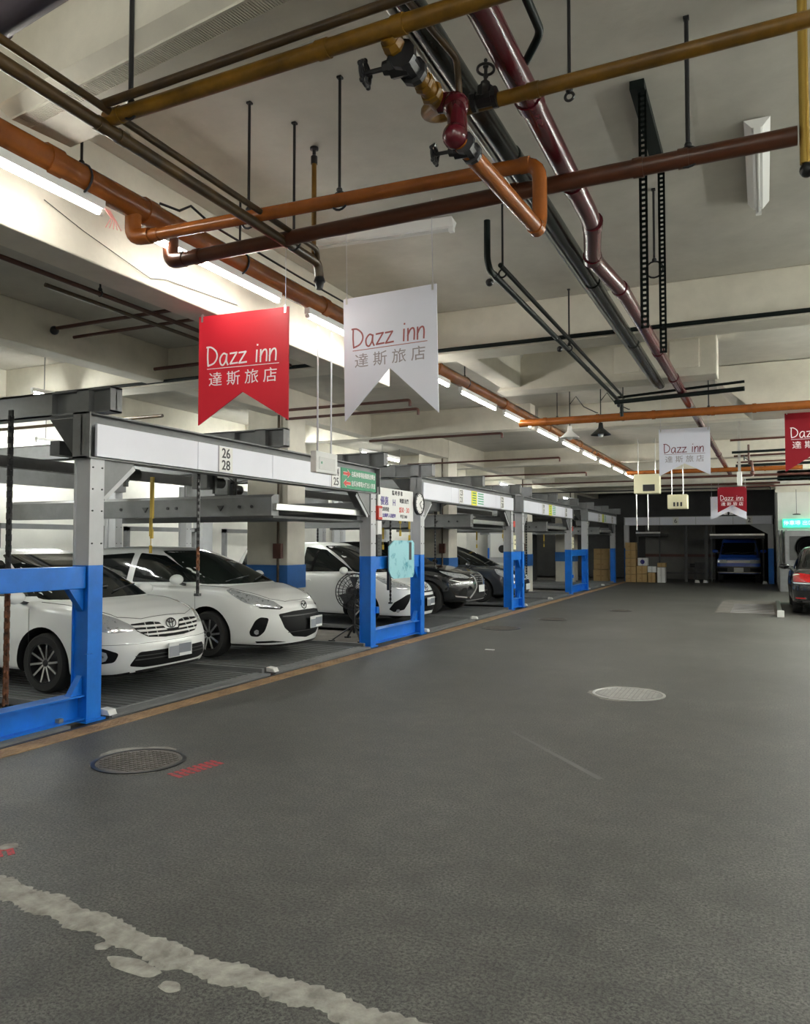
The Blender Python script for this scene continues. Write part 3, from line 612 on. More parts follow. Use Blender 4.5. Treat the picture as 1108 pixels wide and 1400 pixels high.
# drooping cable on the deep beam
t = solo('cable', MB().tube([(-3.895, 3.3, 3.66), (-3.895, 3.6, 3.58), (-3.895, 3.9, 3.52), (-3.895, 4.2, 3.46), (-3.895, 4.35, 3.50), (-3.895, 4.7, 3.52), (-3.895, 5.2, 3.55)], .0028, 6), M_SEAM, 'thin black cable stapled to the deep beam left of the red banner', 'cable', (-3.9, 4.2, 3.5))
p = [(-3.50, 3.85, 3.785), (-3.47, 4.0, 3.79), (-3.46, 4.1, 3.86), (-3.44, 4.3, 3.80), (-3.46, 5.4, 3.80), (-3.46, 8, 3.81)]
solo('cable', MB().tube(p, .009, 6), M_BLACK, 'black cable bundle lying on the long copper pipe', 'cable', p[0])
solo('cable', MB().tube([(-2.0, 12.3, 3.62), (-1.2, 12.3, 3.58), (-.2, 12.3, 3.6), (1, 12.3, 3.66), (3, 12.3, 3.68)], .010, 6), M_BLACK, 'long sagging black cable behind the far orange pipe', 'cable', (0, 12.3, 3.6))
m_ = MB()
for k in range(5): m_.tube([(-3.46, 3.35 + k*.01, 3.55), (-3.44, 3.38 + k * .012, 3.50 - k*.003), (-3.46 + .01*k, 3.36 + k * .02, 3.44)], .003, 5)
solo('twine_knot', m_, mat('pink_twine', (.75, .35, .32), .8), 'pink twine knot dangling at the end of the nearest lit tube', 'twine', (-3.46, 3.37, 3.5))
# ================================================================ LIFT FRAMES
FX = -5.6      # aisle face of the posts
def hpost(y0, y1, x0, z0, z1, t, o, name='post'):
    m = MB(); zb = 1.40; w_ = .20; x1 = x0; x0 = x0 - w_
    for (a, b, mi) in ((z0, min(zb, z1), 1), (zb, z1, 0)):
        if b <= a: continue
        m.cur = mi
        m.box((x0, y0, a), (x0 + .014, y1, b)).box((x1 - .014, y0, a), (x1, y1, b))      # flanges
        m.box((x0 + .014, y0 + .02, a), (x1 - .014, y0 + .034, b)).box((x0 + .014, y1 - .034, a), (x1 - .014, y1 - .02, b))
    p = m.build(name, [M_STEEL_L, M_BLUE], t, o)
    mb = MB(); mb.cur = 0
    for z in (1.9, 2.1, 2.3, 1.6): 
        for yy in (y0 + .03, y1 - .03): mb.cyl((x1, yy, z), (x1 + .01, yy, z), .008, 6)
    mb.build('bolts', M_STEEL_D, p, o, kind='stuff')
    MB().box((x0 - .03, y0 - .03, z0), (x1 + .03, y1 + .03, z0 + .02)).build('base_plate', M_BLUE, p, o)
    return p
def gusset(y, sgn, x0, x1, t, o, m=None):
    # triangular plate under the front beam beside a post, sgn = direction along y
    MB().prism([(y, 2.40), (y + sgn * .42, 2.40), (y + sgn * .36, 2.33), (y, 2.02)], 0, x0, x1).build('gusset', m or M_STEEL, t, o)
    MB().bar((x1 - .02, y + sgn * .02, 2.04), (x1 - .02, y + sgn * .40, 2.36), .10, .012, (1, 0, 0)).build('gusset_flange', M_STEEL_L, t, o)
MODS = [(5.30, 11.10, 'first (nearest)', ('26', '28'), ('24', '25')), (12.88, 18.58, 'second', ('23', '21'), ('22', '20')), (19.37, 25.04, 'third', ('19', '17'), ('18', '16')), (27.38, 33.10, 'fourth and farthest', ('15', '13'), ('14', '12'))]
def i_beam_x(t, o, y, x0, x1, z0, z1, w_=.14, m=None, stiff=True, name='cross_beam'):
    mb = MB(); mb.box((x0, y - w_/2, z0), (x1, y + w_/2, z0 + .016)).box((x0, y - w_/2, z1 - .016), (x1, y + w_/2, z1)).box((x0, y - .007, z0), (x1, y + .007, z1))
    if stiff:
        for x in (x1 - .012, x1 - .28, x1 - .75): mb.box((x, y - w_/2, z0), (x + .012, y + w_/2, z1))
        mb.box((x1 - .42, y - w_/2 , z0), (x1 - .28, y - w_/2 + .01, z1))
        mb.box((x0, y - w_/2, z0), (x1 - .75, y - w_/2 + .008, z1))
    return mb.build(name, m or M_STEEL_D, t, o)
def module(y0, y1, nm, n1, n2, idx):
    o = (FX, y0, 0); t = thing('parking_lift_frame', '%s grey and blue steel parking lift frame with white fascia' % nm, 'lift frame', o)
    hpost(y0, y0 + .17, FX, -.02, 2.38, t, o); hpost(y1 - .17, y1, FX, -.02, 2.38, t, o)
    hpost(y0, y0 + .17, -10.9, -.06, 2.78, t, o, 'rear_post'); hpost(y1 - .17, y1, -10.9, -.06, 2.78, t, o, 'rear_post')
    fb = MB(); fb.box((FX - .16, y0 - .06, 2.38), (FX + .02, y1 + .06, 2.395)).box((FX - .16, y0 - .06, 2.785), (FX + .04, y1 + .06, 2.80)).box((FX - .06, y0 - .06, 2.38), (FX - .045, y1 + .06, 2.80))
    fb.box((FX - .16, y0 - .06, 2.38), (FX + .05, y0 - .045, 2.80)).box((FX - .16, y1 + .045, 2.38), (FX + .05, y1 + .06, 2.80))
    bm_ = fb.build('front_beam', M_STEEL, t, o)
    # fascia split in sheets
    nsh = 4; L_ = y1 - y0 - .14
    for k in range(nsh):
        a = y0 + .0 + L_ * k / nsh + .004; b = y0 + L_ * (k + 1) / nsh - .004
        MB().box((FX + .015, a + .03, 2.40), (FX + .045, b + .03, 2.70)).build('fascia_sheet', M_PANEL, bm_, o, bevel=.003)
    # number plaques
    for (yy, num) in ((y0 + L_ * .33, n1), (y0 + L_ * .82, n2)):
        if idx == 0 and num == n2: yy = 9.62
        if idx == 0 and num == n1: yy = 7.10
        pl = MB().box((FX + .046, yy, 2.41), (FX + .052, yy + .24, 2.69)).build('number_plaque', M_WHITE, t, o)
        MB().box((FX + .047, yy - .012, 2.40), (FX + .051, yy, 2.70)).build('plaque_edge', M_INKGREY, pl, o)
        for j, s in enumerate(num):
            text_mesh(s, .155, M_INKBLACK, pl, (FX + .053 - o[0], yy + .12 - o[1], 2.615 - .135 * j), RXX, 'digits', weight=.002)
    if idx == 0:
        sg = MB().box((FX + .05, 9.87, 2.40), (FX + .06, 10.98, 2.70)).build('parking_sign', M_SIGNGREEN, t, o)
        for j, (z, d_) in enumerate(((2.62, 1), (2.48, -1))):
            a = 9.93; 
            pts = [(a, z - .02), (a + .13, z - .02), (a + .13, z - .05), (a + .22, z), (a + .13, z + .05), (a + .13, z + .02), (a, z + .02)]
            if d_ < 0: pts = [(2*a + .22 - y, zz) for (y, zz) in pts]
            MB().prism(pts, 0, FX + .06, FX + .064).build('arrow', M_SIGNRED, sg, o)
            MB().prism([(a + (y - a) * 1.0, z + (zz - z) * 1.35) for (y, zz) in pts], 0, FX + .060, FX + .0615).build('arrow_outline', M_INKWHITE, sg, o)
            text_mesh('右轉停車場設備請洽櫃台' if d_ > 0 else '左轉停車場大樓出入車道', .088, M_INKWHITE, sg, (FX + .0615 - o[0], 10.565 - o[1], z), RXX, 'sign_text', weight=.001, sx=.80)
    else:
        ys = y0 + L_ * .46
        MB().box((FX + .046, ys, 2.40), (FX + .050, ys + .34, 2.70)).build('yellow_sticker', M_SIGNYEL, t, o)
        for j in range(5): MB().box((FX + .050, ys + .06, 2.44 + j * .052), (FX + .0515, ys + .28, 2.462 + j * .052)).build('sticker_line', M_SIGNGREEN, t, o)
        for j in range(5):
            MB().box((FX + .046, ys + .42, 2.44 + j * .052), (FX + .0475, ys + .78, 2.465 + j * .052)).build('green_line', mat('green_print', (.08, .40, .22), .5), t, o)
    gusset(y0 + .17, 1, FX - .20, FX - .02, t, o); gusset(y1 - .17, -1, FX - .20, FX - .02, t, o)
    MB().prism([(FX - .25, 2.38), (FX - .60, 2.78), (FX - .25, 2.78)], 1, y0 + .07, y0 + .085).build('gusset', M_STEEL_D, t, o)
    MB().box((FX - .22, y0 + .02, 2.38), (FX - .06, y0 + .15, 2.78)).build('post_head', M_STEEL, t, o)
    MB().box((FX - .22, y1 - .15, 2.38), (FX - .06, y1 - .02, 2.78)).build('post_head', M_STEEL, t, o)
    # beams across, on top of posts and between the slots
    for y, st in ((y0 + .085, True), ((y0 + y1) / 2, True), (y1 - .085, True)):
        i_beam_x(t, o, y, -11.0, FX + .22, 2.80, 3.03, m=M_STEEL)
    # rear beam and longitudinal carrier
    MB().box((-10.96, y0, 2.55), (-10.82, y1, 2.80)).build('rear_beam', M_STEEL, t, o)
    MB().box((-8.4, y0, 2.52), (-8.28, y1, 2.66)).build('carrier_beam', M_STEEL_D, t, o)
    MB().box((FX - .75, y0 + .2, 2.46), (FX - .62, y1 - .2, 2.60)).build('carrier_beam', M_STEEL_D, t, o)
    # drives hanging from the beams
    ym = (y0 + y1) / 2
    for k, (x, y) in enumerate([(-6.5, y0 + 1.2), (-7.0, ym + .9), (-6.4, ym - .3)]):
        MB().box((x - .12, y - .10, 2.28), (x + .12, y + .10, 2.50)).build('motor_box', M_STEEL if k else M_STEEL_D, t, o, bevel=.01)
        MB().cyl((x, y + .10, 2.38), (x, y + .34, 2.38), .07, 12).build('motor', M_STEEL_D, t, o, smooth=True)
        MB().box((x + .14, y - .02, 2.22), (x + .18, y + .02, 2.56)).build('limit_arm', M_STEEL_D, t, o)
    for (x, y, z0, z1) in [(-6.35, y0 + .75, 1.98, 2.46), (-6.7, ym - .9, 1.9, 2.40), (-8.0, ym + .5, 1.7, 2.2)]:
        s = MB().box((x - .02, y - .015, z0), (x + .02, y + .015, z1)).build('yellow_stay', mat('stay_yellow', (.62, .42, .05), .5), t, o)
        MB().cyl((x, y, z0 - .14), (x, y, z0), .006, 6).box((x - .02, y - .01, z0 - .24), (x + .02, y + .01, z0 - .13)).build('tag', mat('stay_yellow', (.62, .42, .05), .5), s, o)
    m = MB()
    for k in range(10):
        a = k / 9 * 2 * pi; 
    m.tube([(-6.45, y0 + .9, 2.55), (-6.4, y0 + 1.05, 2.40), (-6.38, y0 + 1.15, 2.32), (-6.42, y0 + 1.22, 2.42), (-6.5, y0 + 1.2, 2.56)], .009, 6)
    m.tube([(-6.6, ym + .2, 2.60), (-6.5, ym + .45, 2.42), (-6.55, ym + .8, 2.48), (-7.0, ym + .9, 2.44)], .008, 6)
    m.build('wiring', M_BLACK, t, o, smooth=True, kind='stuff')
    return t
for i, (a, b, nm, n1, n2) in enumerate(MODS): module(a, b, nm, n1, n2, i)
# module before the first post, only its blue tie shows
def tie(y0, y1, lab, lower=True, brace=True):
    o = (FX, y0, 0); t = thing('blue_tie_frame', lab, 'barrier', o)
    MB().box((FX - .16, y0, 1.19), (FX - .03, y1, 1.39)).build('upper_beam', M_BLUE, t, o, bevel=.006)
    if lower:
        MB().box((FX - .20, y0, .008), (FX - .02, y1, .022)).box((FX - .20, y0, .215), (FX - .02, y1, .23)).box((FX - .12, y0, .01), (FX - .105, y1, .23)).build('lower_beam', M_BLUE, t, o)
    if brace:
        for y, s in ((y0, 1), (y1, -1)):
            MB().prism([(y, 1.19), (y + s * .16, 1.19), (y, .98)], 0, FX - .13, FX - .06).build('gusset', M_BLUE, t, o)
            MB().prism([(y, .23), (y + s * .13, .23), (y, .40)], 0, FX - .13, FX - .06).build('gusset', M_BLUE, t, o)
            MB().box((FX - .01, y + s * .01 - .02, .50), (FX + .03, y + s * .01 + .05, .60)).build('bracket', M_BLUE, t, o)
    return t
tie(3.4, 5.30, 'blue steel tie frame at the left edge before the first post')
tie(11.10, 12.88, 'blue tie frame between the first and second lift frames')
tie(18.58, 19.37, 'narrow blue tie frame beside the dark sedan')
tie(25.04, 27.38, 'blue tie frame between the third and fourth lift frames')
# steel beam continuing left of the first post top
# ---------------------------------------------------------------- pallets
def pallet(y0, y1, z, lab, front=-5.72, back=-10.6, name='lift_pallet', lift=False):
    o = (front, y0, z); t = thing(name, lab, 'lift pallet', o)
    m = MB(); n = int((y1 - y0) / .11)
    if lift:
        MB().box((back, y0, z - .02), (front - .1, y1, z)).build('deck', M_STEEL_D, t, o)
        MB().prism([(y0 - .03, z - .12), (y0 - .03, z + .12), (y0 + .05, z + .16), (y0 + .14, z + .16), (y0 + .14, z - .12)], 0, back, front - .05).build('side_beam', M_STEEL, t, o)
        MB().prism([(y1 - .14, z - .12), (y1 - .14, z + .16), (y1, z + .12), (y1, z - .12)], 0, back, front - .05).build('side_beam', M_STEEL, t, o)
        MB().box((front - .06, y0 + .02, z - .05), (front, y1, z + .04)).build('front_lip', M_SILVER, t, o, bevel=.008)
        MB().box((front - .7, y0 - .03, z - .15), (front - .02, y1, z - .12)).build('bottom_flange', M_STEEL_D, t, o)
        mb = MB()
        for x in (front - .35, front - .55, front - 1.6, front - 1.75, front - 2.6): mb.cyl((x, y0 - .045, z), (x, y0 - .03, z), .022, 8)
        mb.build('bolts', M_BLACK, t, o, kind='stuff')
        for x in (front - .9, front - 2.2): MB().prism([(x, z + .02), (x + .10, z + .02), (x + .05, z - .05)], 1, y0 - .05, y0 - .03).build('lug', M_STEEL_D, t, o)
        return t
    MB().box((back, y0, z - .03), (front, y1, z - .006)).build('deck', M_STEEL_D, t, o)
    for k in range(n + 1):
        y = y0 + .03 + k * (y1 - y0 - .10) / n
        m.box((back, y, z - .006), (front - .02, y + .045, z + .006))
    m.build('deck_ribs', M_STEEL, t, o, kind='stuff')
    mb = MB()
    for k in range(7): mb.box((front - .02 - .0 , y0 + .02, z - .03), (front + .01, y1 - .02, z + .012)) if k == 0 else mb.box((front + .01 + (k-1) * .028, y0 + .02, z - .03), (front + .028 + (k-1) * .028, y1 - .02, z + .004))
    mb.build('front_ribs', M_STEEL, t, o, kind='stuff')
    for y in (y0, y1 - .05):
        MB().box((back, y, z - .03), (front + .06, y + .05, z + .055)).build('side_rail', M_STEEL, t, o)
    MB().prism([(front + .04, z), (front + .17, z), (front + .14, z + .05), (front + .04, z + .06)], 1, y0 - .01, y0 + .09).build('white_end_cap', M_WHITE, t, o, bevel=.005)
    return t
for i, (a, b, nm, *_r) in enumerate(MODS):
    m = (a + b) / 2; nmx = ['first', 'second', 'third', 'fourth'][i]
    pallet(a + .24, m - .04, .0, 'ribbed ground pallet in the near slot of the %s lift frame' % nmx)
    pallet(m + .04, b - .24, .0, 'ribbed ground pallet in the far slot of the %s lift frame' % nmx)
    pallet(m + .28, b - .17, 2.08, 'raised steel pallet hanging in the far slot of the %s lift frame' % nmx, lift=True, name='raised_pallet')
pallet(2.7, 5.1, .0, 'ribbed ground pallet at the left edge before the first post')
# chains
def chain(x, y, z0, z1, lab, r=.019, rust=(0, 0)):
    t = thing('lift_chain', lab, 'chain', (x, y, z1)); o = (x, y, z1); m = MB(); m2 = MB(); k = 0; z = z0; st = r * 1.9
    while z < z1:
        mm = m2 if rust[0] <= z <= rust[1] else m
        if k % 2: mm.box((x - r, y - r * .35, z), (x + r, y + r * .35, z + st * 1.25))
        else: mm.box((x - r * .35, y - r, z), (x + r * .35, y + r, z + st * 1.25))
        z += st; k += 1
    m.build('links', M_BLACK, t, o, kind='stuff')
    if m2.v: m2.build('rusty_links', M_RUST, t, o, kind='stuff')
    MB().box((x - .03, y - .03, z0 - .03), (x + .03, y + .03, z0)).build('shackle', M_STEEL_D, t, o)
chain(-6.25, 4.98, .04, 2.80, 'thick black chain at the left edge, rusty in its lower half', .026, (.12, 1.25))
chain(-6.0, 7.30, 1.02, 2.52, 'black chain with rusty middle between the two nearest white cars', .020, (1.28, 1.52))
chain(-6.4, 13.3, .5, 2.5, 'black chain just behind the second lift frame near post')
chain(-6.4, 15.5, 1.1, 2.5, 'black chain in front of the black car', .018)
chain(-6.3, 22.2, .2, 2.5, 'black chain hanging in the third lift frame', .02, (.3, .6))
for k, (x, y) in enumerate([(-10.75, 7.4), (-10.75, 10.3), (-10.75, 15.7), (-10.75, 17.9)]):
    chain(x, y, .2, 2.6, '%s of the black chains at the rear of the lifts' % ORD[k], .022)
# things on and between posts
L_ = (-5.55, 11.2, 2.4)
t = thing('notice_board', 'white price notice board with black and red writing between the posts beside the clock', 'sign', L_)
MB().box((-5.60, 11.14, 1.98), (-5.575, 12.50, 2.50)).build('board', M_WHITE, t, L_, bevel=.004)
for (txt, sz, m_, y, z) in [('臨 時 停 車', .085, M_INKBLACK, 11.85, 2.43), ('優惠', .15, mat('violet_print', (.10, .07, .30), .5), 11.36, 2.28), ('H', .15, mat('violet_print', (.10, .07, .30), .5), 11.72, 2.27), ('時間 計費', .085, M_INKBLACK, 12.12, 2.31), ('汽車停放', .075, M_INKBLACK, 11.38, 2.15), ('$50 · 30', .12, M_SIGNRED, 12.12, 2.16), ('請洽櫃檯人員辦理', .07, mat('violet_print', (.10, .07, .30), .5), 11.5, 2.05), ('每日 24H', .07, M_INKBLACK, 12.1, 2.05)]:
    text_mesh(txt, sz, m_, t, (-5.573 + 5.55, y - 11.2, z - 2.4), RXX, 'notice_text', weight=.0015)
L_ = (-5.55, 12.68, 2.30)
t = thing('wall_clock', 'round white wall clock with black rim on the second pair of posts', 'clock', L_)
MB().lathe([(.001, 0), (.20, 0), (.20, .05), (.175, .055), (.172, .035), (.001, .035)], (-5.57, 12.68, 2.30), (1, 0, 0), 36).build('rim', M_BLACK, t, L_, smooth=True)
MB().lathe([(.001, .040), (.172, .040)], (-5.57, 12.68, 2.30), (1, 0, 0), 36).build('dial', M_WHITE, t, L_)
for k in range(12):
    a = k * pi / 6; MB().bar((-5.527, 12.68 + sin(a) * .135, 2.30 + cos(a) * .135), (-5.527, 12.68 + sin(a) * .16, 2.30 + cos(a) * .16), .012, .004, (1, 0, 0)).build('hour_mark', M_INKBLACK, t, L_)
for a, ln, w_ in ((radians(55), .085, .016), (radians(140), .125, .010)):
    MB().bar((-5.523, 12.68, 2.30), (-5.523, 12.68 + sin(a) * ln, 2.30 + cos(a) * ln), w_, .004, (1, 0, 0)).build('hand', M_BLACK, t, L_)
L_ = (-5.75, 12.4, 1.35)
t = thing('reflective_panel', 'pale cyan rectangular mirror panel with rounded corners between the blue posts', 'mirror', L_)
MB().prism([(11.53, 1.06), (11.63, 1.02), (12.38, 1.02), (12.44, 1.08), (12.44, 1.60), (12.38, 1.65), (11.65, 1.65), (11.45, 1.55), (11.45, 1.15)], 0, -5.55, -5.53).build('mirror_face', M_CYAN, t, L_)
MB().box((-5.57, 11.47, 1.04), (-5.55, 12.46, 1.64)).build('backing', M_BLACK, t, L_)
MB().box((-5.60, 11.50, .84), (-5.56, 11.57, 1.20)).build('bracket', M_BLACK, t, L_)
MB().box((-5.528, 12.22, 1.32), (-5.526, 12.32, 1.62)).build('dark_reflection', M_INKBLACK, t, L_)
L_ = (-5.58, 11.16, 2.0)
t = thing('warning_light', 'small red lift indicator box under the notice board', 'indicator', L_)
MB().box((-5.64, 11.12, 1.98), (-5.56, 11.26, 2.20)).build('case', M_SIGNRED, t, L_, bevel=.008)
for k in range(3): MB().box((-5.558, 11.14 + k * .04, 2.02), (-5.555, 11.165 + k * .04, 2.16)).build('marking', M_INKWHITE, t, L_)
L_ = (-5.58, 11.2, 1.5)
t = thing('control_panel', 'dark control panel with a white notice fixed beside the first blue post pair', 'control box', L_)
MB().box((-5.68, 11.12, 1.40), (-5.58, 11.28, 1.74)).build('case', M_STEEL_D, t, L_, bevel=.01)
MB().box((-5.62, 11.12, 1.75), (-5.575, 11.26, 1.96)).build('white_notice', M_WHITE, t, L_)
for k in range(5): MB().box((-5.579, 11.16, 1.45 + k * .055), (-5.572, 11.24, 1.475 + k * .055)).build('button', M_BLACK, t, L_)
for i, y in enumerate((18.70, 25.16)):
    L_ = (-5.55, y, 1.9); t = thing('control_panel', ['cream control box between the second and third lift frames', 'cream control box between the third and fourth lift frames'][i], 'control box', L_)
    MB().box((-5.72, y - .10, 1.45), (-5.60, y + .12, 1.80)).build('case', M_CREAM, t, L_, bevel=.01)
    MB().box((-5.70, y - .08, 2.0), (-5.60, y + .06, 2.15)).build('red_lamp_box', M_SIGNRED, t, L_, bevel=.01)
    MB().cyl((-5.66, y, 1.8), (-5.66, y, 2.4), .02, 8).build('conduit', M_SILVER, t, L_)
    for k in range(2): MB().lathe([(.001, 0), (.02, 0), (.02, .01), (.001, .01)], (-5.60, y + .02, 1.58 + k * .1), (1, 0, 0), 10).build('button', M_BLACK, t, L_)
# pedestal fan
o = (-6.2, 11.5, 0); t = thing('pedestal_fan', 'black industrial pedestal fan standing left of the blue post, behind the second white car', 'fan', o)
ax = Vector((.75, -.66, 0)).normalized(); c = Vector((-6.2, 11.5, .80)); u = Vector((0,0,1)); v_ = ax.cross(u)
m = MB()
for off in (-.07, .07): m.torus(c + ax * off, ax, .30, .008, 32, 6)
m.torus(c + ax * .10, ax, .17, .006, 24, 6); m.torus(c + ax*.09, ax, .24, .005, 24, 6)
for k in range(28):
    a = 2*pi*k/28; d = u * cos(a) + v_ * sin(a)
    m.tube([c - ax * .12 + d * .05, c - ax * .07 + d * .30, c + ax * .07 + d * .30, c + ax * .12 + d * .04], .0035, 4)
m.build('guard_cage', M_BLACK, t, o, kind='stuff')
m = MB()
for k in range(3):
    a0 = 2*pi*k/3; q = []
    for (r_, da, ff) in [(.05, -.3, -.02), (.26, -.35, -.04), (.27, .35, .03), (.05, .4, .03)]:
        a = a0 + da; q.append(c + (u*cos(a) + v_*sin(a)) * r_ + ax * ff)
    m.add(q + [p_ + ax*.004 for p_ in q], [(0,1,2,3), (7,6,5,4), (0,4,5,1), (1,5,6,2), (2,6,7,3), (3,7,4,0)])
m.build('blades', M_STEEL_D, t, o)
MB().tube([c - ax*.22, c - ax*.10, c - ax*.08, c + ax*.05], [.07, .085, .05, .04], 14).build('motor', M_BLACK, t, o, smooth=True)
MB().tube([(-6.2 , 11.5, .12), (-6.2, 11.5, .78)], .022, 10).build('pole', M_BLACK, t, o, smooth=True)
m = MB()
for k in range(4):
    a = pi/4 + k * pi/2; m.bar((-6.2, 11.5, .26), (-6.2 + cos(a)*.38, 11.5 + sin(a)*.38, .02), .03, .02); m.box((-6.2 + cos(a)*.38 - .04, 11.5 + sin(a)*.38 - .04, 0), (-6.2 + cos(a)*.38 + .04, 11.5 + sin(a)*.38 + .04, .025))
m.build('base_legs', M_BLACK, t, o)
# ================================================================ BANNERS
def stroke(mb, pts, w_, smooth=True):
    if smooth and len(pts) > 2:
        out = []; P_ = [Vector(p).to_2d() for p in pts]; P_ = [P_[0]] + P_ + [P_[-1]]
        for i in range(1, len(P_) - 2):
            for k in range(6):
                t = k / 6; a, b, c_, d_ = P_[i-1], P_[i], P_[i+1], P_[i+2]
                out.append(.5 * ((2*b) + (c_ - a) * t + (2*a - 5*b + 4*c_ - d_) * t*t + (-a + 3*b - 3*c_ + d_) * t**3))
        out.append(P_[-2]); pts = out
    P_ = [Vector(p).to_2d() for p in pts]
    vs = []; n = len(P_)
    for i, p in enumerate(P_):
        d_ = (P_[min(i+1, n-1)] - P_[max(i-1, 0)]).normalized(); nn = Vector((-d_.y, d_.x)) * w_ / 2
        if i == 0: p = p - d_ * w_ * .4
        if i == n-1: p = p + d_ * w_ * .4
        vs += [(p.x + nn.x, 0, p.y + nn.y), (p.x - nn.x, 0, p.y - nn.y)]
    m = len(vs); vs += [(x, -.0012, z) for (x, _y, z) in vs]
    fs = [(m + 2*i, m + 2*i + 1, m + 2*i + 3, m + 2*i + 2) for i in range(n-1)]
    fs += [(2*i, 2*i+2, m+2*i+2, m+2*i) for i in range(n-1)] + [(2*i+1, m+2*i+1, m+2*i+3, 2*i+3) for i in range(n-1)]
    mb.add(vs, fs)
GL = {'D': [[(.02, .98), (.0, .5), (.03, .03)], [(-.05, .97), (.22, .95), (.50, .72), (.56, .42), (.38, .14), (.03, .02)]],
      'a': [[(.40, .52), (.22, .58), (.03, .36), (.05, .08), (.20, .0), (.36, .22), (.42, .54), (.40, .2), (.48, .0)]],
      'z': [[(.02, .55), (.40, .57)], [(.40, .57), (.02, .03)], [(.02, .03), (.44, .05)]],
      'i': [[(.06, .58), (.03, .02)], [(.09, .84), (.095, .86)]],
      'n': [[(.04, .58), (.02, .0)], [(.02, .25), (.16, .52), (.32, .58), (.38, .40), (.36, .02)]], ' ': []}
ADV = {'D': .72, 'a': .60, 'z': .52, 'i': .24, 'n': .52, ' ': .46}
def handwriting(s, h, w_):
    mb = MB(); x = 0
    for ch in s:
        for st in GL[ch]: stroke(mb, [((x + p[0]) * h, p[1] * h) for p in st], w_, ch not in 'z')
        x += ADV[ch]
    tot = x * h
    mb.v = [(a - tot / 2, b, c_) for (a, b, c_) in mb.v]
    return mb, tot
def banner(x, y, zt, ang, lab, m_body, m_name, m_sub, W=.8, Hh=.98, notch=.30, tilt=0, string=None):
    t = thing('hanging_banner', lab, 'banner', (x, y, zt), ang)
    t.rotation_euler = (0, radians(tilt), ang)
    n = 10
    poly = [(-W/2, 0), (W/2, 0), (W/2 , -Hh), (0, -Hh + notch), (-W/2, -Hh)]
    MB().prism(poly, 1, -.006, .006).build('banner_sheet', m_body, t)
    h = .15; mb, tot = handwriting('Dazz inn', h, .0125); s = W * .79 / tot
    mb.v = [(a * s, b - .0065, c_ * s - .40) for (a, b, c_) in mb.v]; mb.build('inn_name', m_name, t)
    MB().box((-W*.40, -.008, -.425), (W*.40, -.006, -.420)).build('rule_line', m_name, t)
    text_mesh('達 斯 旅 店', .118, m_sub, t, (0, -.0065, -.515), RX, 'chinese_name', extrude=.001, weight=0, sx=1.08)
    mb = MB(); L_ = string if string else 4.2 - zt
    for sx in (-1, 1):
        MB().tube([(sx * (W/2 - .03), 0, -.02), (sx * (W/2 - .03), 0, L_)], .0028, 6).build('string', M_STRING, t)
        MB().box((sx * (W/2 - .03) - .008, -.009, -.045), (sx * (W/2 - .03) + .008, .009, .012)).build('clip', M_SILVER, t)
    return t
banner(-3.63, 4.92, 3.385, radians(4), 'red swallow-tail hotel banner hanging at the left, nearest of all', M_BANRED, M_INKWHITE, M_INKWHITE, .80, .86, .24)
banner(-2.60, 5.37, 3.535, radians(-1), 'large white swallow-tail hotel banner hanging left of centre', M_BANWHITE, mat('dusty_red_print', (.36, .10, .11), .5), M_INKGREY, .80, .97, .38, tilt=-1)
banner(-1.18, 13.64, 3.50, 0, 'white swallow-tail hotel banner hanging far off, right of centre', M_BANWHITE, mat('maroon_print', (.16, .015, .04), .5), M_INKGREY, .80, .78, .20)
banner(-.86, 25.2, 3.28, 0, 'small dark red hotel banner hanging farthest down the aisle', M_BANRED_D, M_INKWHITE, M_INKWHITE, .80, .76, .22)
banner(-.98, 25.6, 3.02, 0, 'plain white swallow-tail banner half hidden behind the small red one', M_BANWHITE, M_INKWHITE, M_INKWHITE, 1.0, .70, .24)
banner(.70, 12.9, 3.56, 0, 'dark red hotel banner cut by the right edge of the view', M_BANRED_D, M_INKWHITE, M_INKWHITE, .80, .90, .26)
# ================================================================ FAR END
o = (-5.4, 34.4, 0); t = thing('end_lift_frame', 'wide grey lift frame across the dark far end of the aisle', 'lift frame', o)
MB().box((-5.45, 34.3, 2.36), (.30, 34.46, 2.375)).box((-5.45, 34.3, 2.70), (.30, 34.46, 2.715)).box((-5.45, 34.37, 2.36), (.30, 34.39, 2.71)).build('front_beam', M_STEEL_L, t, o)
for k in range(4): MB().box((-5.4 + k * 1.42, 34.33, 2.38), (-4.0 + k * 1.42, 34.36, 2.69)).build('fascia_sheet', M_PANEL, t, o)
for k, (x, s) in enumerate([(-3.35, '6'), (-.55, '2')]):
    MB().box((x - .12, 34.31, 2.38), (x + .12, 34.33, 2.69)).build('number_plaque', M_WHITE, t, o); text_mesh(s, .26, M_INKBLACK, t, (x - o[0], 34.305 - o[1], 2.53), RX, 'digits')
for x in (-5.45, .12):
    m = MB(); m.box((x, 34.3, 1.4), (x + .2, 34.5, 2.36)); m.cur = 1; m.box((x, 34.3, 0), (x + .2, 34.5, 1.4)); m.build('post', [M_STEEL_L, M_BLUE], t, o)
for x in (-3.05, -2.25): MB().box((x, 34.6, 0), (x + .12, 34.7, 2.4)).build('inner_post', M_STEEL_D, t, o)
MB().prism([(-.55, 2.36), (.12, 2.36), (.12, 1.98)], 1, 34.36, 34.38).build('gusset', M_STEEL_L, t, o)
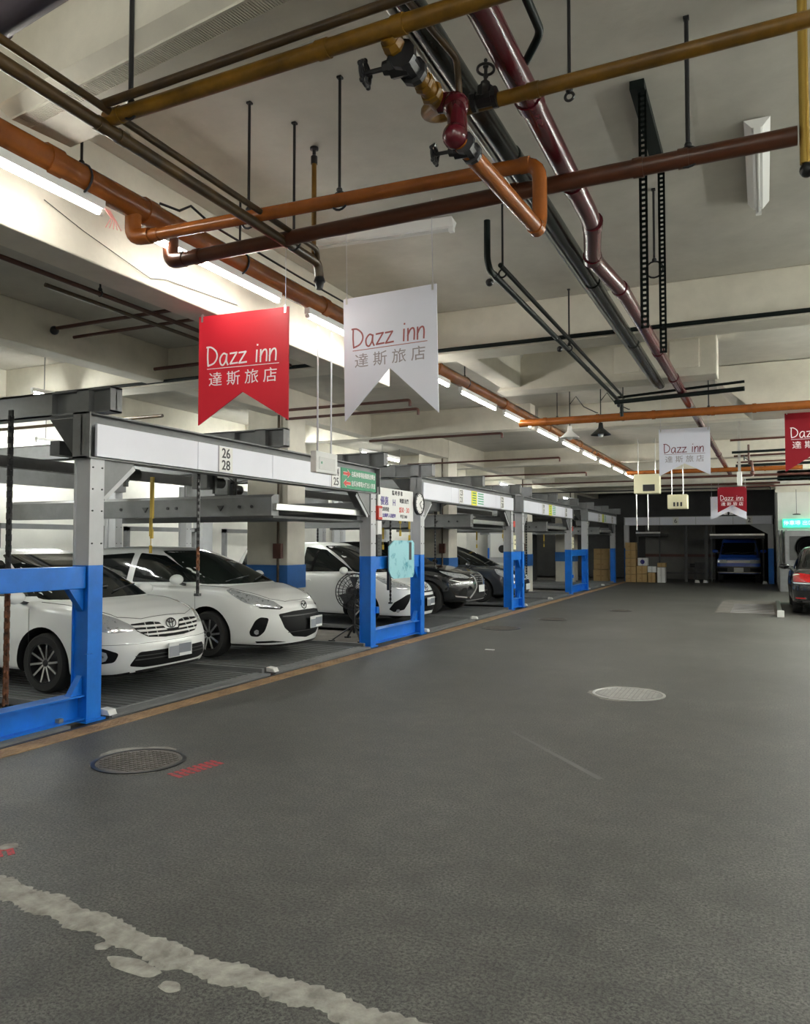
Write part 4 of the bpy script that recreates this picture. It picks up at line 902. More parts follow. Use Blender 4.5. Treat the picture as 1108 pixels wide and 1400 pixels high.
for x0, x1, z in ((-5.0, -4.0, 2.02), (-2.05, .0, 1.92)):
    pa = thing('raised_pallet', 'raised pallet edge in the dark end bay%s' % (' above the blue van' if x1 == 0 else ' above the cartons'), 'lift pallet', (x0, 34.6, z))
    MB().box((x0, 34.55, z), (x1, 34.6, z + .07)).build('front_lip', M_SILVER, pa, (x0, 34.6, z)); MB().box((x0, 34.6, z - .12), (x1, 39, z + .02)).build('deck', M_STEEL_D, pa, (x0, 34.6, z))
    for x in (x0 + .03, x1 - .08): MB().box((x, 34.7, 0), (x + .05, 34.75, 2.36)).build('guide_rod', M_STEEL_D, pa, (x0, 34.6, z))
struct('trim_50', MB().box((-5.0, 37.5, 0), (-2.0, 37.6, 2.5)), M_GREYWALL, 'grey boarding at the back of the empty end bay')
struct('trim_51', MB().box((-5.0, 37.45, 1.0), (-2.0, 37.5, 1.12)), M_REDBROWN, 'brown rail across the grey boarding')
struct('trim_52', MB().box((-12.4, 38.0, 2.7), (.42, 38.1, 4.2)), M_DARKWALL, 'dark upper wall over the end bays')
t = thing('lift_drive', 'black lift drive unit on the floor of the empty end bay', 'machine', (-2.5, 36, 0))
MB().box((-2.75, 35.9, .5), (-2.3, 36.1, .8)).cyl((-2.95, 36, .65), (-2.7, 36, .65), .09).build('motor', M_BLACK, t, (-2.5, 36, 0))
MB().box((-2.8, 35.95, 0), (-2.7, 36.05, .55)).box((-2.4, 35.95, 0), (-2.3, 36.05, .55)).box((-4.2, 35.95, .28), (-2.3, 36.05, .36)).build('stand', M_STEEL_D, t, (-2.5, 36, 0))
for k, (x, z) in enumerate([(-4.6, 0), (-2.62, 0), (-2.3, 0), (-.1, 0)]):
    solo('wheel_guide', MB().prism([(x, 0), (x + .18, 0), (x + .15, .09), (x + .02, .11)], 1, 34.08, 34.28), M_WHITE, 'white floor guide block at the far end, %s' % ['left of the empty bay', 'right of the empty bay', 'left of the blue van', 'right of the blue van'][k], 'guide block', (x, 34, 0))
# partition, doors and boxes behind the third and fourth frames
struct('trim_53', MB().box((-10.4, 27.0, 0), (-9.9, 28.0, 2.6)), M_WALL, 'white partition pier behind the third lift')
struct('trim_54', MB().box((-9.0, 30.5, 0), (-8.9, 33.0, 3.6)), M_DARKWALL, 'solid slab painted dark in place of an opening behind the fourth lift')  # no real opening here, only a solid slab in a dark colour
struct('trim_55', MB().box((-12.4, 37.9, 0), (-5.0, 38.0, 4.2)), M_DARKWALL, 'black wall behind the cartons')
t = thing('cabinet', 'tall pale grey cabinet behind the third lift frame', 'cabinet', (-8.6, 27.6, 0))
MB().box((-9.1, 27.2, 0), (-8.2, 27.8, 2.0)).build('body', M_STEEL_L, t, (-8.6, 27.6, 0), bevel=.01)
for z in (.05, 1.1): MB().box((-9.05, 27.17, z), (-8.25, 27.2, z + .85)).build('door', M_WHITE, t, (-8.6, 27.6, 0), bevel=.006)
MB().lathe([(.001, 0), (.14, 0), (.14, .02), (.001, .02)], (-8.6, 27.17, 1.4), (0, -1, 0), 20).build('round_mark', M_BLACK, t, (-8.6, 27.6, 0))
rnd = random.Random(4)
def carton(x0, x1, y, z0, z1, lab, grp=None, m=None, circ=False):
    L_ = ((x0+x1)/2, y, z0); t = thing('cardboard_box' if m is None else 'storage_box', lab, 'box', L_, group=grp)
    j = rnd.uniform(-.03, .03); mm = m or M_CARD
    MB().box((x0, y + j, z0), (x1, y + .45 + j, z1)).build('carton', mm, t, L_, bevel=.008)
    MB().box(((x0+x1)/2 - .03, y + j - .003, z0 + .01), ((x0+x1)/2 + .03, y + j, z1 - .01)).box((x0 + .12, y + j - .004, (z0+z1)/2 - .04), (x1 - .2, y + j - .001, (z0+z1)/2 + .02)).build('tape', mat('brown_tape', (.36, .22, .08), .5) if m is None else M_TUBE_OFF, t, L_)
    if circ: MB().lathe([(.001, 0), (.09, 0), (.09, .004), (.001, .004)], ((x0+x1)/2, y + j, (z0+z1)/2), (0, -1, 0), 20).build('round_logo', mat('navy_print', (.03, .03, .25), .5), t, L_)
carton(-6.60, -5.98, 33.5, 0, .50, 'large brown carton, bottom of the left stack behind the farthest post')
carton(-6.58, -5.98, 33.5, .52, .94, 'brown carton in the middle of the left stack behind the farthest post')
carton(-6.58, -5.98, 33.5, .95, 1.38, 'brown carton on top of the left stack behind the farthest post')
pos = ['lowest', 'second from the floor', 'third from the floor', 'fourth from the floor', 'topmost']
for k in range(5): carton(-5.28 - .0, -4.86, 33.5, k * .33, k * .33 + .32, 'brown carton in the tall right stack at the aisle end, %s' % pos[k])
carton(-4.80, -4.42, 33.6, .68, 1.0, 'white box with a round dark blue logo on the cartons', None, M_WHITE, True)
carton(-4.84, -4.42, 33.6, .35, .67, 'brown carton under the white logo box')
carton(-4.84, -4.42, 33.6, 0, .34, 'brown carton on the floor under two boxes at the aisle end')
carton(-4.38, -4.10, 33.5, 0, .40, 'small tan carton on the floor at the front of the box pile')
carton(-4.40, -4.06, 33.55, .42, .66, 'white box on the small tan carton', None, M_WHITE)
carton(-4.02, -3.72, 33.6, 0, .62, 'tall white bag-like box at the right end of the box pile', None, M_WHITE)
carton(-4.02, -3.70, 33.6, .63, .80, 'flat tan carton on the tall white box')
# right wall: exit sign, condenser, door frame
L_ = (1.5, 29.2, 2.3); t = thing('exit_sign', 'glowing green exit sign board on the far right white wall', 'sign', L_)
MB().box((.56, 29.14, 2.13), (2.3, 29.24, 2.42)).build('light_board', M_EXIT, t, L_)
text_mesh('停車場 出口  安全出口', .17, M_EXITTXT, t, (1.42 - 1.5, 29.13 - 29.2, 2.275 - 2.3), RX, 'sign_text', weight=.002)
solo('wall_clip_lamp', MB().lathe([(.001, 0), (.12, 0), (.12, .03), (.03, .05), (.001, .05)], (.98, 29.1, 2.55), n=14).box((.97, 29.1, 2.6), (.985, 29.11, 3.4)), M_BLACK, 'small dark disc lamp hanging above the green exit sign', 'lamp', (.98, 29.1, 2.6))
L_ = (1.2, 29.2, 1.2); t = thing('air_conditioner', 'grey outdoor air conditioner unit with round fan on the far right wall', 'air conditioner', L_)
MB().box((.60, 28.8, .85), (2.2, 29.24, 2.02)).build('cabinet', M_STEEL, t, L_, bevel=.02)
MB().box((.74, 28.78, 1.05), (1.90, 28.8, 1.84)).build('grille_panel', M_STEEL_D, t, L_)
m = MB()
for r_ in (.10, .17, .24, .31, .38): m.torus((1.28, 28.77, 1.45), (0, 1, 0), r_, .007, 28, 5)
m.build('fan_guard', M_BLACK, t, L_); 
MB().lathe([(.001, 0), (.40, 0), (.40, .01), (.001, .01)], (1.28, 28.79, 1.45), (0, -1, 0), 30).build('fan_opening', M_BLACK, t, L_)
for x in (.44, .54, .66): solo('vertical_conduit', MB().cyl((x, 29.26, 0), (x, 29.26, 2.05), .03, 10), M_STEEL, 'grey upright conduit at the corner of the far right wall, %s' % {.44: 'outermost', .54: 'middle', .66: 'innermost'}[x], 'conduit', (x, 29.26, 0))
MB().box((.44, 28.9, 0), (2.4, 29.2, .84)).build('stand', M_STEEL, t, L_, bevel=.01)
struct('trim_56', MB().box((.30, 29.22, .0), (.42, 29.3, 1.15)), M_BLUEBAND, 'blue corner strip on the far right wall') if False else None
# rear storage frames against the rear wall (pale frames seen through the first bay)
for k, (y0, y1, lab) in enumerate([(9.2, 11.6, 'first'), (12.2, 14.4, 'second'), (15.4, 17.6, 'third')]):
    L_ = (-11.9, y0, 0); t = thing('rear_rail_frame', '%s grey guard rail frame against the rear white wall' % lab, 'rail frame', L_)
    MB().box((-11.95, y0, 0), (-11.85, y0 + .09, 1.95)).build('post', M_STEEL, t, L_); MB().box((-11.95, y1 - .09, 0), (-11.85, y1, 1.95)).build('post', M_STEEL, t, L_)
    MB().box((-11.95, y0, 1.86), (-11.85, y1, 1.95)).build('top_rail', M_STEEL, t, L_)
for k in range(8):
    y = 5 + k * 3.3; solo('rear_column', MB().box((-12.4, y, 0), (-12.1, y + .35, 4.2)), M_STEEL_L, '%s grey pilaster on the rear wall' % ORD[k], 'pilaster', (-12.2, y, 0))
# ================================================================ CARS
def tab(T, x):
    if x <= T[0][0]: return T[0][1]
    for (a, va), (b, vb) in zip(T, T[1:]):
        if x <= b:
            t = (x - a) / (b - a); t = t*t*(3 - 2*t) * .5 + t * .5; return va + (vb - va) * t
    return T[-1][1]
def catmull(P_, n):
    P_ = [P_[0]] + P_ + [P_[-1]]; out = []
    for i in range(1, len(P_) - 2):
        for k in range(n):
            t = k / n; a, b, c, d = P_[i-1], P_[i], P_[i+1], P_[i+2]
            out.append(tuple(.5 * (2*b[j] + (c[j]-a[j])*t + (2*a[j]-5*b[j]+4*c[j]-d[j])*t*t + (-a[j]+3*b[j]-3*c[j]+d[j])*t**3) for j in range(len(b))))
    out.append(P_[-2]); return out
def car(name, label, loc, rz, c, paint, group=None):
    t = thing(name, label, 'car', loc, rz, group)
    L, W = c['L'], c['W']; af, ar = c.get('af', .75), c.get('ar', .6); nf, nr = c.get('nf', 3.0), c.get('nr', 3.4)
    xs = []
    for k in range(19): ph = pi/2 * k / 18; xs.append((-af + af * cos(ph)**(2/nf) if ph < pi/2 else -af, sin(ph)**(2/nf)))
    mid = [(-af - (L - af - ar) * k / 34, 1.0) for k in range(1, 34)]
    back = []
    for k in range(19): ph = pi/2 * k / 18; back.append((-L + ar - ar * sin(ph)**(2/nr), cos(ph)**(2/nr) if ph < pi/2 else 0.0))
    st = xs + mid + back
    def sec(x, wf):
        zb, zs, zt = tab(c['zb'], x), tab(c['zs'], x), tab(c['zt'], x); w2 = W/2 * wf * tab(c['wx'], x) if 'wx' in c else W/2 * wf
        h = zs - zb
        P_ = [(0, zb), (.5, zb), (.84, zb), (.94, zb + .03), (.975, zb + .10), (.985, zb + .3*h), (1.0, zb + .55*h), (.99, zb + .80*h), (.965, zs), (.90, zs + .42*(zt-zs)), (.80, zs + .66*(zt-zs)), (.55, zs + .88*(zt-zs)), (.28, zs + .97*(zt-zs)), (0, zt)]
        out = []
        for (f, z) in catmull(P_, 3):
            g = max(0.0, 1 + x / c.get('npl', 1.0)); gr = max(0.0, 1 - (x + L) / .8)
            dx = -c.get('np', .9) * (z - c.get('npz', .45))**2 * g + c.get('rp', .35) * (z - .55)**2 * gr
            out.append((x + dx, max(f, 0) * w2, z))
        return out
    vs = []; n = None
    for (x, wf) in st:
        h = sec(x, wf); ring = h + [(a, -b, z) for (a, b, z) in reversed(h[1:-1])]; n = len(ring); vs += ring
    fs = []
    for i in range(len(st) - 1):
        for k in range(n): fs.append((i*n + k, i*n + (k+1) % n, (i+1)*n + (k+1) % n, (i+1)*n + k))
    me = bpy.data.meshes.new('body'); me.from_pydata(vs, [], fs); bm = bmesh.new(); bm.from_mesh(me)
    bmesh.ops.remove_doubles(bm, verts=bm.verts, dist=.0004); bmesh.ops.dissolve_degenerate(bm, edges=bm.edges, dist=.0002)
    bmesh.ops.holes_fill(bm, edges=[e for e in bm.edges if len(e.link_faces) == 1]); bmesh.ops.recalc_face_normals(bm, faces=bm.faces); bm.to_mesh(me); bm.free()
    # cabin
    K = c['cab']; cv = []; cf = []; NA = 72; rings = []
    for (q, z, s) in K['rings']:       # q 0..1 base->roof edge, z, s inward scale
        xf = K['xf'][0] + (K['xf'][1] - K['xf'][0]) * q; xr = K['xr'][0] + (K['xr'][1] - K['xr'][0]) * q; w2 = (K['w'][0] + (K['w'][1] - K['w'][0]) * (q ** K.get('wp', 1.25))) / 2
        cx_ = (xf + xr) / 2; hl = (xf - xr) / 2; e = K.get('n', 3.6)
        for k in range(NA):
            a = 2*pi*k/NA; ca, sa = cos(a), sin(a)
            x = hl * (abs(ca) ** (2/e)) * (1 if ca >= 0 else -1); y = w2 * (abs(sa) ** (2/e)) * (1 if sa >= 0 else -1)
            zz = z - K.get('rs', .05) * (max(0, -x*s) / hl) ** 2 * (1 if s <= 1 else 0) * (q) - K.get('rf', .0) * (max(0, x*s) / hl) ** 2 * q
            rings.append((cx_ + x * s, y * s, zz))
    nr_ = len(K['rings'])
    for i in range(nr_ - 1):
        for k in range(NA): cf.append((i*NA + k, i*NA + (k+1) % NA, (i+1)*NA + (k+1) % NA, (i+1)*NA + k))
    cf.append(tuple(range((nr_-1)*NA, nr_*NA))); cf.append(tuple(range(NA-1, -1, -1)))
    bm = bmesh.new(); bm.from_mesh(me); base_n = len(bm.verts)
    me_c = bpy.data.meshes.new('cab'); me_c.from_pydata(rings, [], cf); bm.from_mesh(me_c); bmesh.ops.recalc_face_normals(bm, faces=bm.faces)
    bvh = BVHTree.FromBMesh(bm); bm.free()
    # wheel arches
    body = bpy.data.objects.new('body', me); COL.objects.link(body)
    me.materials.append(paint); me.materials.append(M_LINER)
    R = c['R']; ra = R + c.get('gap', .07); wx_ = [-c['fo'], -c['fo'] - c['wb']]; cuts = []
    for x in wx_:
        for sd in (-1, 1):
            y0, y1 = (W/2 - .34, W/2 + .3) if sd > 0 else (-W/2 - .3, -W/2 + .34)
            q = MB().cyl((x, y0, R), (x, y1, R), ra, 40).box((x - ra * .97, y0, -.3), (x + ra * .97, y1, .02)) if False else MB().cyl((x, y0, R), (x, y1, R), ra, 40)
            cu = q.build('cut', M_LINER); m = body.modifiers.new('b', 'BOOLEAN'); m.operation = 'DIFFERENCE'; m.solver = 'EXACT'; m.object = cu; cuts.append(cu)
    bpy.context.view_layer.update()
    new = bpy.data.meshes.new_from_object(body.evaluated_get(bpy.context.evaluated_depsgraph_get()))
    body.modifiers.clear(); 
    for cu in cuts: bpy.data.objects.remove(cu)
    bm = bmesh.new(); bm.from_mesh(new); bm.from_mesh(me_c)
    for f in bm.faces:
        f.material_index = 0; f.smooth = True; ce = f.calc_center_median()
        for x in wx_:
            if abs(sqrt((ce.x - x)**2 + (ce.z - R)**2) - ra) < .02 and abs(ce.y) < W/2 - .012 and abs(f.normal.y) < .4: f.material_index = 1
            if sqrt((ce.x - x)**2 + (ce.z - R)**2) < ra and abs(ce.y) < W/2 - .25: f.material_index = 1
        if ce.z < tab(c['zb'], ce.x) + .03: f.material_index = 1
    bm.to_mesh(new); bm.free(); body.data = new
    while len(new.materials) > 2: new.materials.pop()
    new.shade_smooth(); new.set_sharp_from_angle(angle=radians(40)); body.parent = t
    # ---- decals on the body surface
    def fill(poly, step):
        P_ = [Vector(p) for p in poly]; B = []
        for i in range(len(P_)):
            a, b = P_[i], P_[(i+1) % len(P_)]; k = max(1, int((b - a).length / step))
            B += [a.lerp(b, j / k) for j in range(k)]
        def inside(p):
            r = False; j = len(P_) - 1
            for i in range(len(P_)):
                if (P_[i].y > p.y) != (P_[j].y > p.y) and p.x < (P_[j].x - P_[i].x) * (p.y - P_[i].y) / (P_[j].y - P_[i].y) + P_[i].x: r = not r
                j = i
            return r
        x0, x1 = min(p.x for p in P_), max(p.x for p in P_); y0, y1 = min(p.y for p in P_), max(p.y for p in P_); I = []
        nx, ny = int((x1-x0)/step), int((y1-y0)/step)
        for i in range(1, nx + 1):
            for j in range(1, ny + 1):
                p = Vector((x0 + i * step, y0 + j * step))
                if inside(p) and min((p - b).length for b in B) > step * .45: I.append(p)
        nb = len(B); r = delaunay_2d_cdt(B + I, [], [list(range(nb))], 1, 1e-6)
        return r[0], r[2], nb
    CX = -c.get('cx', 1.25); CR = -L + c.get('cx', 1.25)
    def place(p, mode, side, off):
        a, z = p
        if mode == 'front': th = a / -CX; o_ = Vector((CX + 3*cos(th), 3*sin(th), z)); d_ = Vector((-cos(th), -sin(th), 0))
        elif mode == 'rear': th = a / -CX; o_ = Vector((CR - 3*cos(th), 3*sin(th), z)); d_ = Vector((cos(th), -sin(th), 0))
        elif mode == 'screen': o_ = Vector((2, a, z)); d_ = Vector((-1, 0, 0))
        elif mode == 'back': o_ = Vector((-L - 2, a, z)); d_ = Vector((1, 0, 0))
        elif mode == 'side': o_ = Vector((a, side * 3, z)); d_ = Vector((0, -side, 0))
        elif mode == 'top': o_ = Vector((a, z * 1.0, 4)); d_ = Vector((0, 0, -1))
        h = bvh.ray_cast(o_, d_)
        if h[0] is None: return None
        nn = h[1] if h[1].dot(d_) < 0 else -h[1]
        return h[0] + nn * off, nn
    def decal(nm, poly, mode, m, side=1, off=.004, step=.035, parent=t, round_=0, curve=False):
        if round_ or curve:
            out = []; k = len(poly)
            for i in range(k):
                a, b, d = Vector(poly[i-1]), Vector(poly[i]), Vector(poly[(i+1) % k]); r1 = min(round_, (a-b).length*.45); r2 = min(round_, (d-b).length*.45)
                A = b + (a-b).normalized() * r1; D = b + (d-b).normalized() * r2
                for j in range(4): q = j/3; out.append(tuple(A*(1-q)**2 + b*2*q*(1-q) + D*q*q))
            poly = out
        V_, F_, nb = fill(poly, step); pts = []; ns = []
        for v in V_:
            r = place((v[0], v[1]), mode, side, off)
            if r is None: r = (pts[-1], ns[-1]) if pts else (Vector((0, 0, -9)), Vector((1, 0, 0)))
            pts.append(r[0]); ns.append(r[1])
        mb = MB(); vs = pts + [pts[i] - ns[i] * (off + .012) for i in range(nb)]
        k0 = len(pts); fs = [tuple(f) for f in F_] + [(i, (i+1) % nb, k0 + (i+1) % nb, k0 + i) for i in range(nb)]
        mb.add(vs, fs); return mb.build(nm, m, parent, smooth=True)
    def both(nm, poly, mode, m, **k):
        for sgn in (1, -1):
            if mode == 'side': decal(nm, poly, mode, m, side=sgn, **k)
            else: decal(nm, [(a * sgn, z) for a, z in poly], mode, m, **k)
    # wheels
    for x in wx_:
        for sd in (1, -1):
            yc = sd * (W/2 - .125); w_ = c.get('tw', .205); ax = (0, sd, 0); o_ = (x, yc, R); rr = c['rr']
            wh = MB().lathe([(rr*.98, -w_/2), (R - .03, -w_/2), (R - .008, -w_/2 + .02), (R, -w_/2 + .05), (R, w_/2 - .05), (R - .008, w_/2 - .02), (R - .03, w_/2), (rr * 1.02, w_/2 - .008), (rr, w_/2 - .02), (rr, -w_/2 + .02)], o_, ax, 40).build('tyre', M_RUBBER, t, smooth=True)
            MB().lathe([(.001, -.03), (rr * .97, -.03), (rr * .99, w_/2 - .03), (rr, w_/2 - .012), (rr * .955, w_/2 - .012), (rr * .94, w_/2 - .04), (rr*.93, -.01), (.001, -.02)], o_, ax, 36).build('rim', c.get('rimm', M_RIM_D), wh, smooth=True)
            ns = c.get('spokes', 10); mb = MB(); yo = sd * (w_/2 - .022)
            for k in range(ns):
                a = 2*pi*k/ns; a2 = a + c.get('twist', .12); dy = Vector((0, yo, 0))
                p0 = Vector(o_) + dy*.75 + Vector((cos(a), 0, sin(a))) * .035; p1 = Vector(o_) + dy + Vector((cos(a2), 0, sin(a2))) * rr * .96
                mb.bar(p0, p1, c.get('sw', .022), .016, (0, 1, 0))
            mb.build('spokes', c.get('spm', M_RIM), wh)
            MB().lathe([(.001, .012), (.03, .012), (.045, 0), (.05, -.02), (.001, -.02)], Vector(o_) + Vector((0, yo * .8, 0)), ax, 16).build('hub_cap', c.get('rimm', M_RIM_D), wh, smooth=True)
    # glazing
    for nm, poly in K['side']: both(nm, poly, 'side', K.get('glass', M_GLASS), step=.05, round_=.03)
    if 'screen' in K: decal('windscreen', K['screen'], 'screen', K.get('wglass', M_GLASS), step=.06, round_=.04)
    if 'back' in K: decal('rear_window', K['back'], 'back', M_GLASS, step=.06, round_=.04)
    # wipers
    if 'wip' in K:
        xw, zw = K['wip']
        for (ya, yb) in ((-.55, .05), (.02, .55)):
            a = place((ya, zw), 'screen', 1, .02); b = place((yb, zw + .06), 'screen', 1, .02)
            if a and b: MB().bar(a[0], b[0], .014, .012).build('wiper', M_BLACK, t)
    # door mirrors
    mx, mz = c['mirror']
    for sd in (1, -1):
        yb = W/2 - .06
        q = MB().ball((mx, sd * (yb + .15), mz + .03), .1, 16, (.65, 1.25, .72)).build('door_mirror', paint, t, smooth=True)
        MB().bar((mx - .02, sd * (yb - .04), mz - .05), (mx, sd * (yb + .12), mz - .01), .05, .03).build('mirror_stem', M_BLACK, q)
    # seams and handles on the sides
    for sd in (1, -1):
        for x0 in c.get('doors', ()):
            pts = []
            for k in range(9):
                r = place((x0 + .03 * sin(k/8*pi), .28 + k/8 * (c['belt'] - .32)), 'side', sd, .0015)
                if r: pts.append(r[0])
            if len(pts) > 2: MB().tube(pts, .003, 4).build('door_gap', M_SEAM, t)
        for x0 in c.get('handles', ()):
            r = place((x0, c['belt'] - .14), 'side', sd, .018)
            if r: MB().bar(r[0] - Vector((.09, 0, 0)), r[0] + Vector((.09, 0, 0)), .018, .028).build('door_handle', paint, t, bevel=.006)
    if 'hoodx' in c:
        for pts2 in c['hoodx']:
            pts = []; seg = []
            for (a, b) in zip(pts2, pts2[1:]):
                for k in range(6): q = k/6; seg.append((a[0] + (b[0]-a[0])*q, a[1] + (b[1]-a[1])*q))
            seg.append(pts2[-1])
            for sg in (1, -1):
                pts = [r[0] for r in (place((x, y * sg), 'top', 1, .0015) for x, y in seg) if r]
                if len(pts) > 2: MB().tube(pts, .0035, 4).build('bonnet_gap', M_SEAM, t)
    for f in c.get('front', ()):
        nm, poly, m, kw = f; kw = dict(kw); mirror = kw.pop('mirror', False); mode = kw.pop('mode', 'front')
        if mirror: both(nm, poly, mode, m, **kw)
        else: decal(nm, poly, mode, m, **kw)
    def on(p, mode='front', off=.02): return place(p, mode, 1, off)
    return t, decal, on
def plate(t, on, y, z, mode='front', w_=.38, h=.16, grey=True, tilt=0):
    p, n = on((y, z), mode, .03); s = 1 if mode == 'front' else -1
    th = atan2(n.y, n.x); d = Vector((-sin(th), cos(th), 0)); u = Vector((0,0,1)); nn = Vector((cos(th), sin(th), 0))
    def quad(a0, a1, b0, b1, o1, o2):
        vs = [p + d*a + u*b + nn*o for o in (o1, o2) for a, b in ((a0,b0),(a1,b0),(a1,b1),(a0,b1))]
        return MB().add(vs, [(3,2,1,0),(4,5,6,7),(0,1,5,4),(1,2,6,5),(2,3,7,6),(3,0,4,7)])
    pl = quad(-w_/2, w_/2, -h/2, h/2, 0, .012).build('number_plate', M_PLATE, t, bevel=.003)
    if grey:
        quad(-w_*.48, -w_*.05, -h*.46, h*.25, .012, .014).build('grey_field', M_PLATEG, pl); quad(-w_*.08, w_*.46, -h*.28, h*.34, .012, .0145).build('grey_field', mat('plate_grey_dark', (.22, .24, .28), .5), pl)
    return pl
def badge_ring(t, on, y, z, kind, s=.055):
    p, n = on((y, z), 'front', .012); th = atan2(n.y, n.x); q = thing
    d = Vector((-sin(th), cos(th), 0)); u = (Vector((0,0,1)) - Vector((n.x, n.y, 0)).normalized() * .25).normalized(); nn = d.cross(u)
    mb = MB()
    def ell(a, b, ca=0, cb=0, r=.006, a0=0, a1=2*pi):
        mb.tube([p + d*(ca + a*cos(a0 + (a1-a0)*k/24)) + u*(cb + b*sin(a0 + (a1-a0)*k/24)) for k in range(25)], r, 6, cap=False)
    if kind == 'ovals': ell(s*1.25, s*.85); ell(s*.42, s*.82); ell(s*.85, s*.36, 0, s*.42)
    elif kind == 'wing':
        ell(s*1.1, s*.88)
        mb.tube([p + d*(-s*1.0) + u*(s*.1), p + d*(-s*.55) + u*(s*.35), p + u*(-s*.30), p + d*(s*.55) + u*(s*.35), p + d*(s*1.0) + u*(s*.1)], .007, 6)
    else: ell(s*1.1, s*.8); mb.tube([p + d*(-s*.3) + u*(s*.5), p + d*(-s*.2) + u*(-s*.3), p + d*(s*.6) + u*(-s*.35)], .007, 6)
    b = mb.build('badge', mat('dark_chrome', (.10, .10, .11), .2, metal=.9), t, smooth=True); return b
# ---- white saloon
SEDAN = dict(L=4.64, W=1.76, af=.80, ar=.6, nf=2.9, R=.316, rr=.215, fo=1.06, wb=2.60, np=1.15, npz=.42, npl=.9,
    zb=[(-4.54, .28), (-4.2, .22), (-.6, .19), (-.2, .20), (0, .235)], zs=[(-4.54, .78), (-4.2, .92), (-3.0, .94), (-1.4, .91), (-.8, .88), (-.3, .80), (0, .68)],
    zt=[(-4.54, .96), (-4.3, 1.05), (-3.9, 1.07), (-1.3, 1.0), (-.85, .97), (-.5, .93), (-.2, .87), (0, .79)],
    cab=dict(xf=(-.76, -2.10), xr=(-4.20, -3.5), w=(1.62, 1.16), n=4.6, rs=.03, rings=[(0, .90, 1), (.2, 1.05, 1), (.45, 1.22, 1), (.7, 1.36, 1), (.88, 1.445, 1), (.97, 1.485, .99), (1, 1.502, .96), (1, 1.518, .88), (1, 1.527, .72), (1, 1.533, .45), (1, 1.535, .12)],
        side=[('front_side_window', [(-1.30, 1.01), (-2.02, 1.39), (-2.45, 1.435), (-2.45, .99)]), ('rear_side_window', [(-2.58, .99), (-2.58, 1.435), (-3.2, 1.41), (-3.66, 1.16), (-3.58, 1.02)])],
        screen=[(-.74, .975), (-.65, 1.26), (-.545, 1.46), (.545, 1.46), (.65, 1.26), (.74, .975)], wip=(0, 1.02), wglass=M_GLASS),
    mirror=(-1.36, .98), belt=.93, doors=(-1.28, -2.5), handles=(-2.35,), hoodx=[[(-.17, 0), (-.19, .35), (-.30, .58), (-.75, .74), (-1.2, .76)]],
    front=[('headlamp', [(.52, .675), (.54, .72), (.70, .80), (.92, .865), (1.10, .90), (1.18, .885), (1.14, .78), (.98, .69), (.74, .655)], M_LAMPGLASS, dict(mirror=True, round_=.02)),
        ('upper_grille', [(-.56, .735), (-.50, .66), (-.38, .595), (-.15, .575), (.15, .575), (.38, .595), (.50, .66), (.56, .735), (.30, .745), (.17, .73), (.10, .655), (-.10, .655), (-.17, .73), (-.30, .745)], M_GRILLE, dict(off=.003, round_=.012)),
        ('grille_slat', [(.555, .715), (.52, .695), (.13, .685), (.15, .705)], M_WHITE, dict(mirror=True, off=.012)),
        ('grille_slat', [(.51, .672), (.47, .650), (.10, .642), (.12, .660)], M_WHITE, dict(mirror=True, off=.012)),
        ('grille_slat', [(.43, .627), (.38, .608), (-.02, .602), (-.02, .620)], M_WHITE, dict(mirror=True, off=.012)),
        ('grille_bar', [(.25, .745), (.25, .59), (.256, .59), (.256, .745)], M_WHITE, dict(mirror=True, off=.010)), ('grille_bar', [(.38, .74), (.38, .60), (.386, .60), (.386, .74)], M_WHITE, dict(mirror=True, off=.010)),
        ('lower_grille', [(-.60, .31), (-.50, .45), (.50, .45), (.60, .31), (.44, .285), (-.44, .285)], M_GRILLE, dict(off=.003, round_=.03)),
        ('fog_lamp_bezel', [(.70, .45), (.86, .51), (.98, .49), (1.0, .38), (.86, .345), (.74, .36)], M_GRILLE, dict(mirror=True, round_=.03)),
        ('fog_lamp', [(.82, .46), (.86, .475), (.90, .46), (.915, .42), (.90, .38), (.86, .365), (.82, .38), (.805, .42)], M_LAMPGLASS, dict(mirror=True, off=.010, step=.02)),
        ('bumper_crease', [(-.9, .535), (-.9, .539), (.9, .539), (.9, .535)], M_SEAM, dict(off=.0015)),
        ('grille_slat', [(-.54, .365), (-.54, .375), (.54, .375), (.54, .365)], M_STEEL_D, dict(off=.008)), ('grille_slat', [(-.54, .405), (-.54, .412), (.54, .412), (.54, .405)], M_STEEL_D, dict(off=.008))])
t, decal, on = car('white_sedan', 'white saloon car with dark multi-spoke wheels, nearest, behind the first blue post', (-5.92, 6.86, .012), 0, SEDAN, M_CARWHITE)
plate(t, on, .02, .43); badge_ring(t, on, 0, .705, 'ovals', .062)
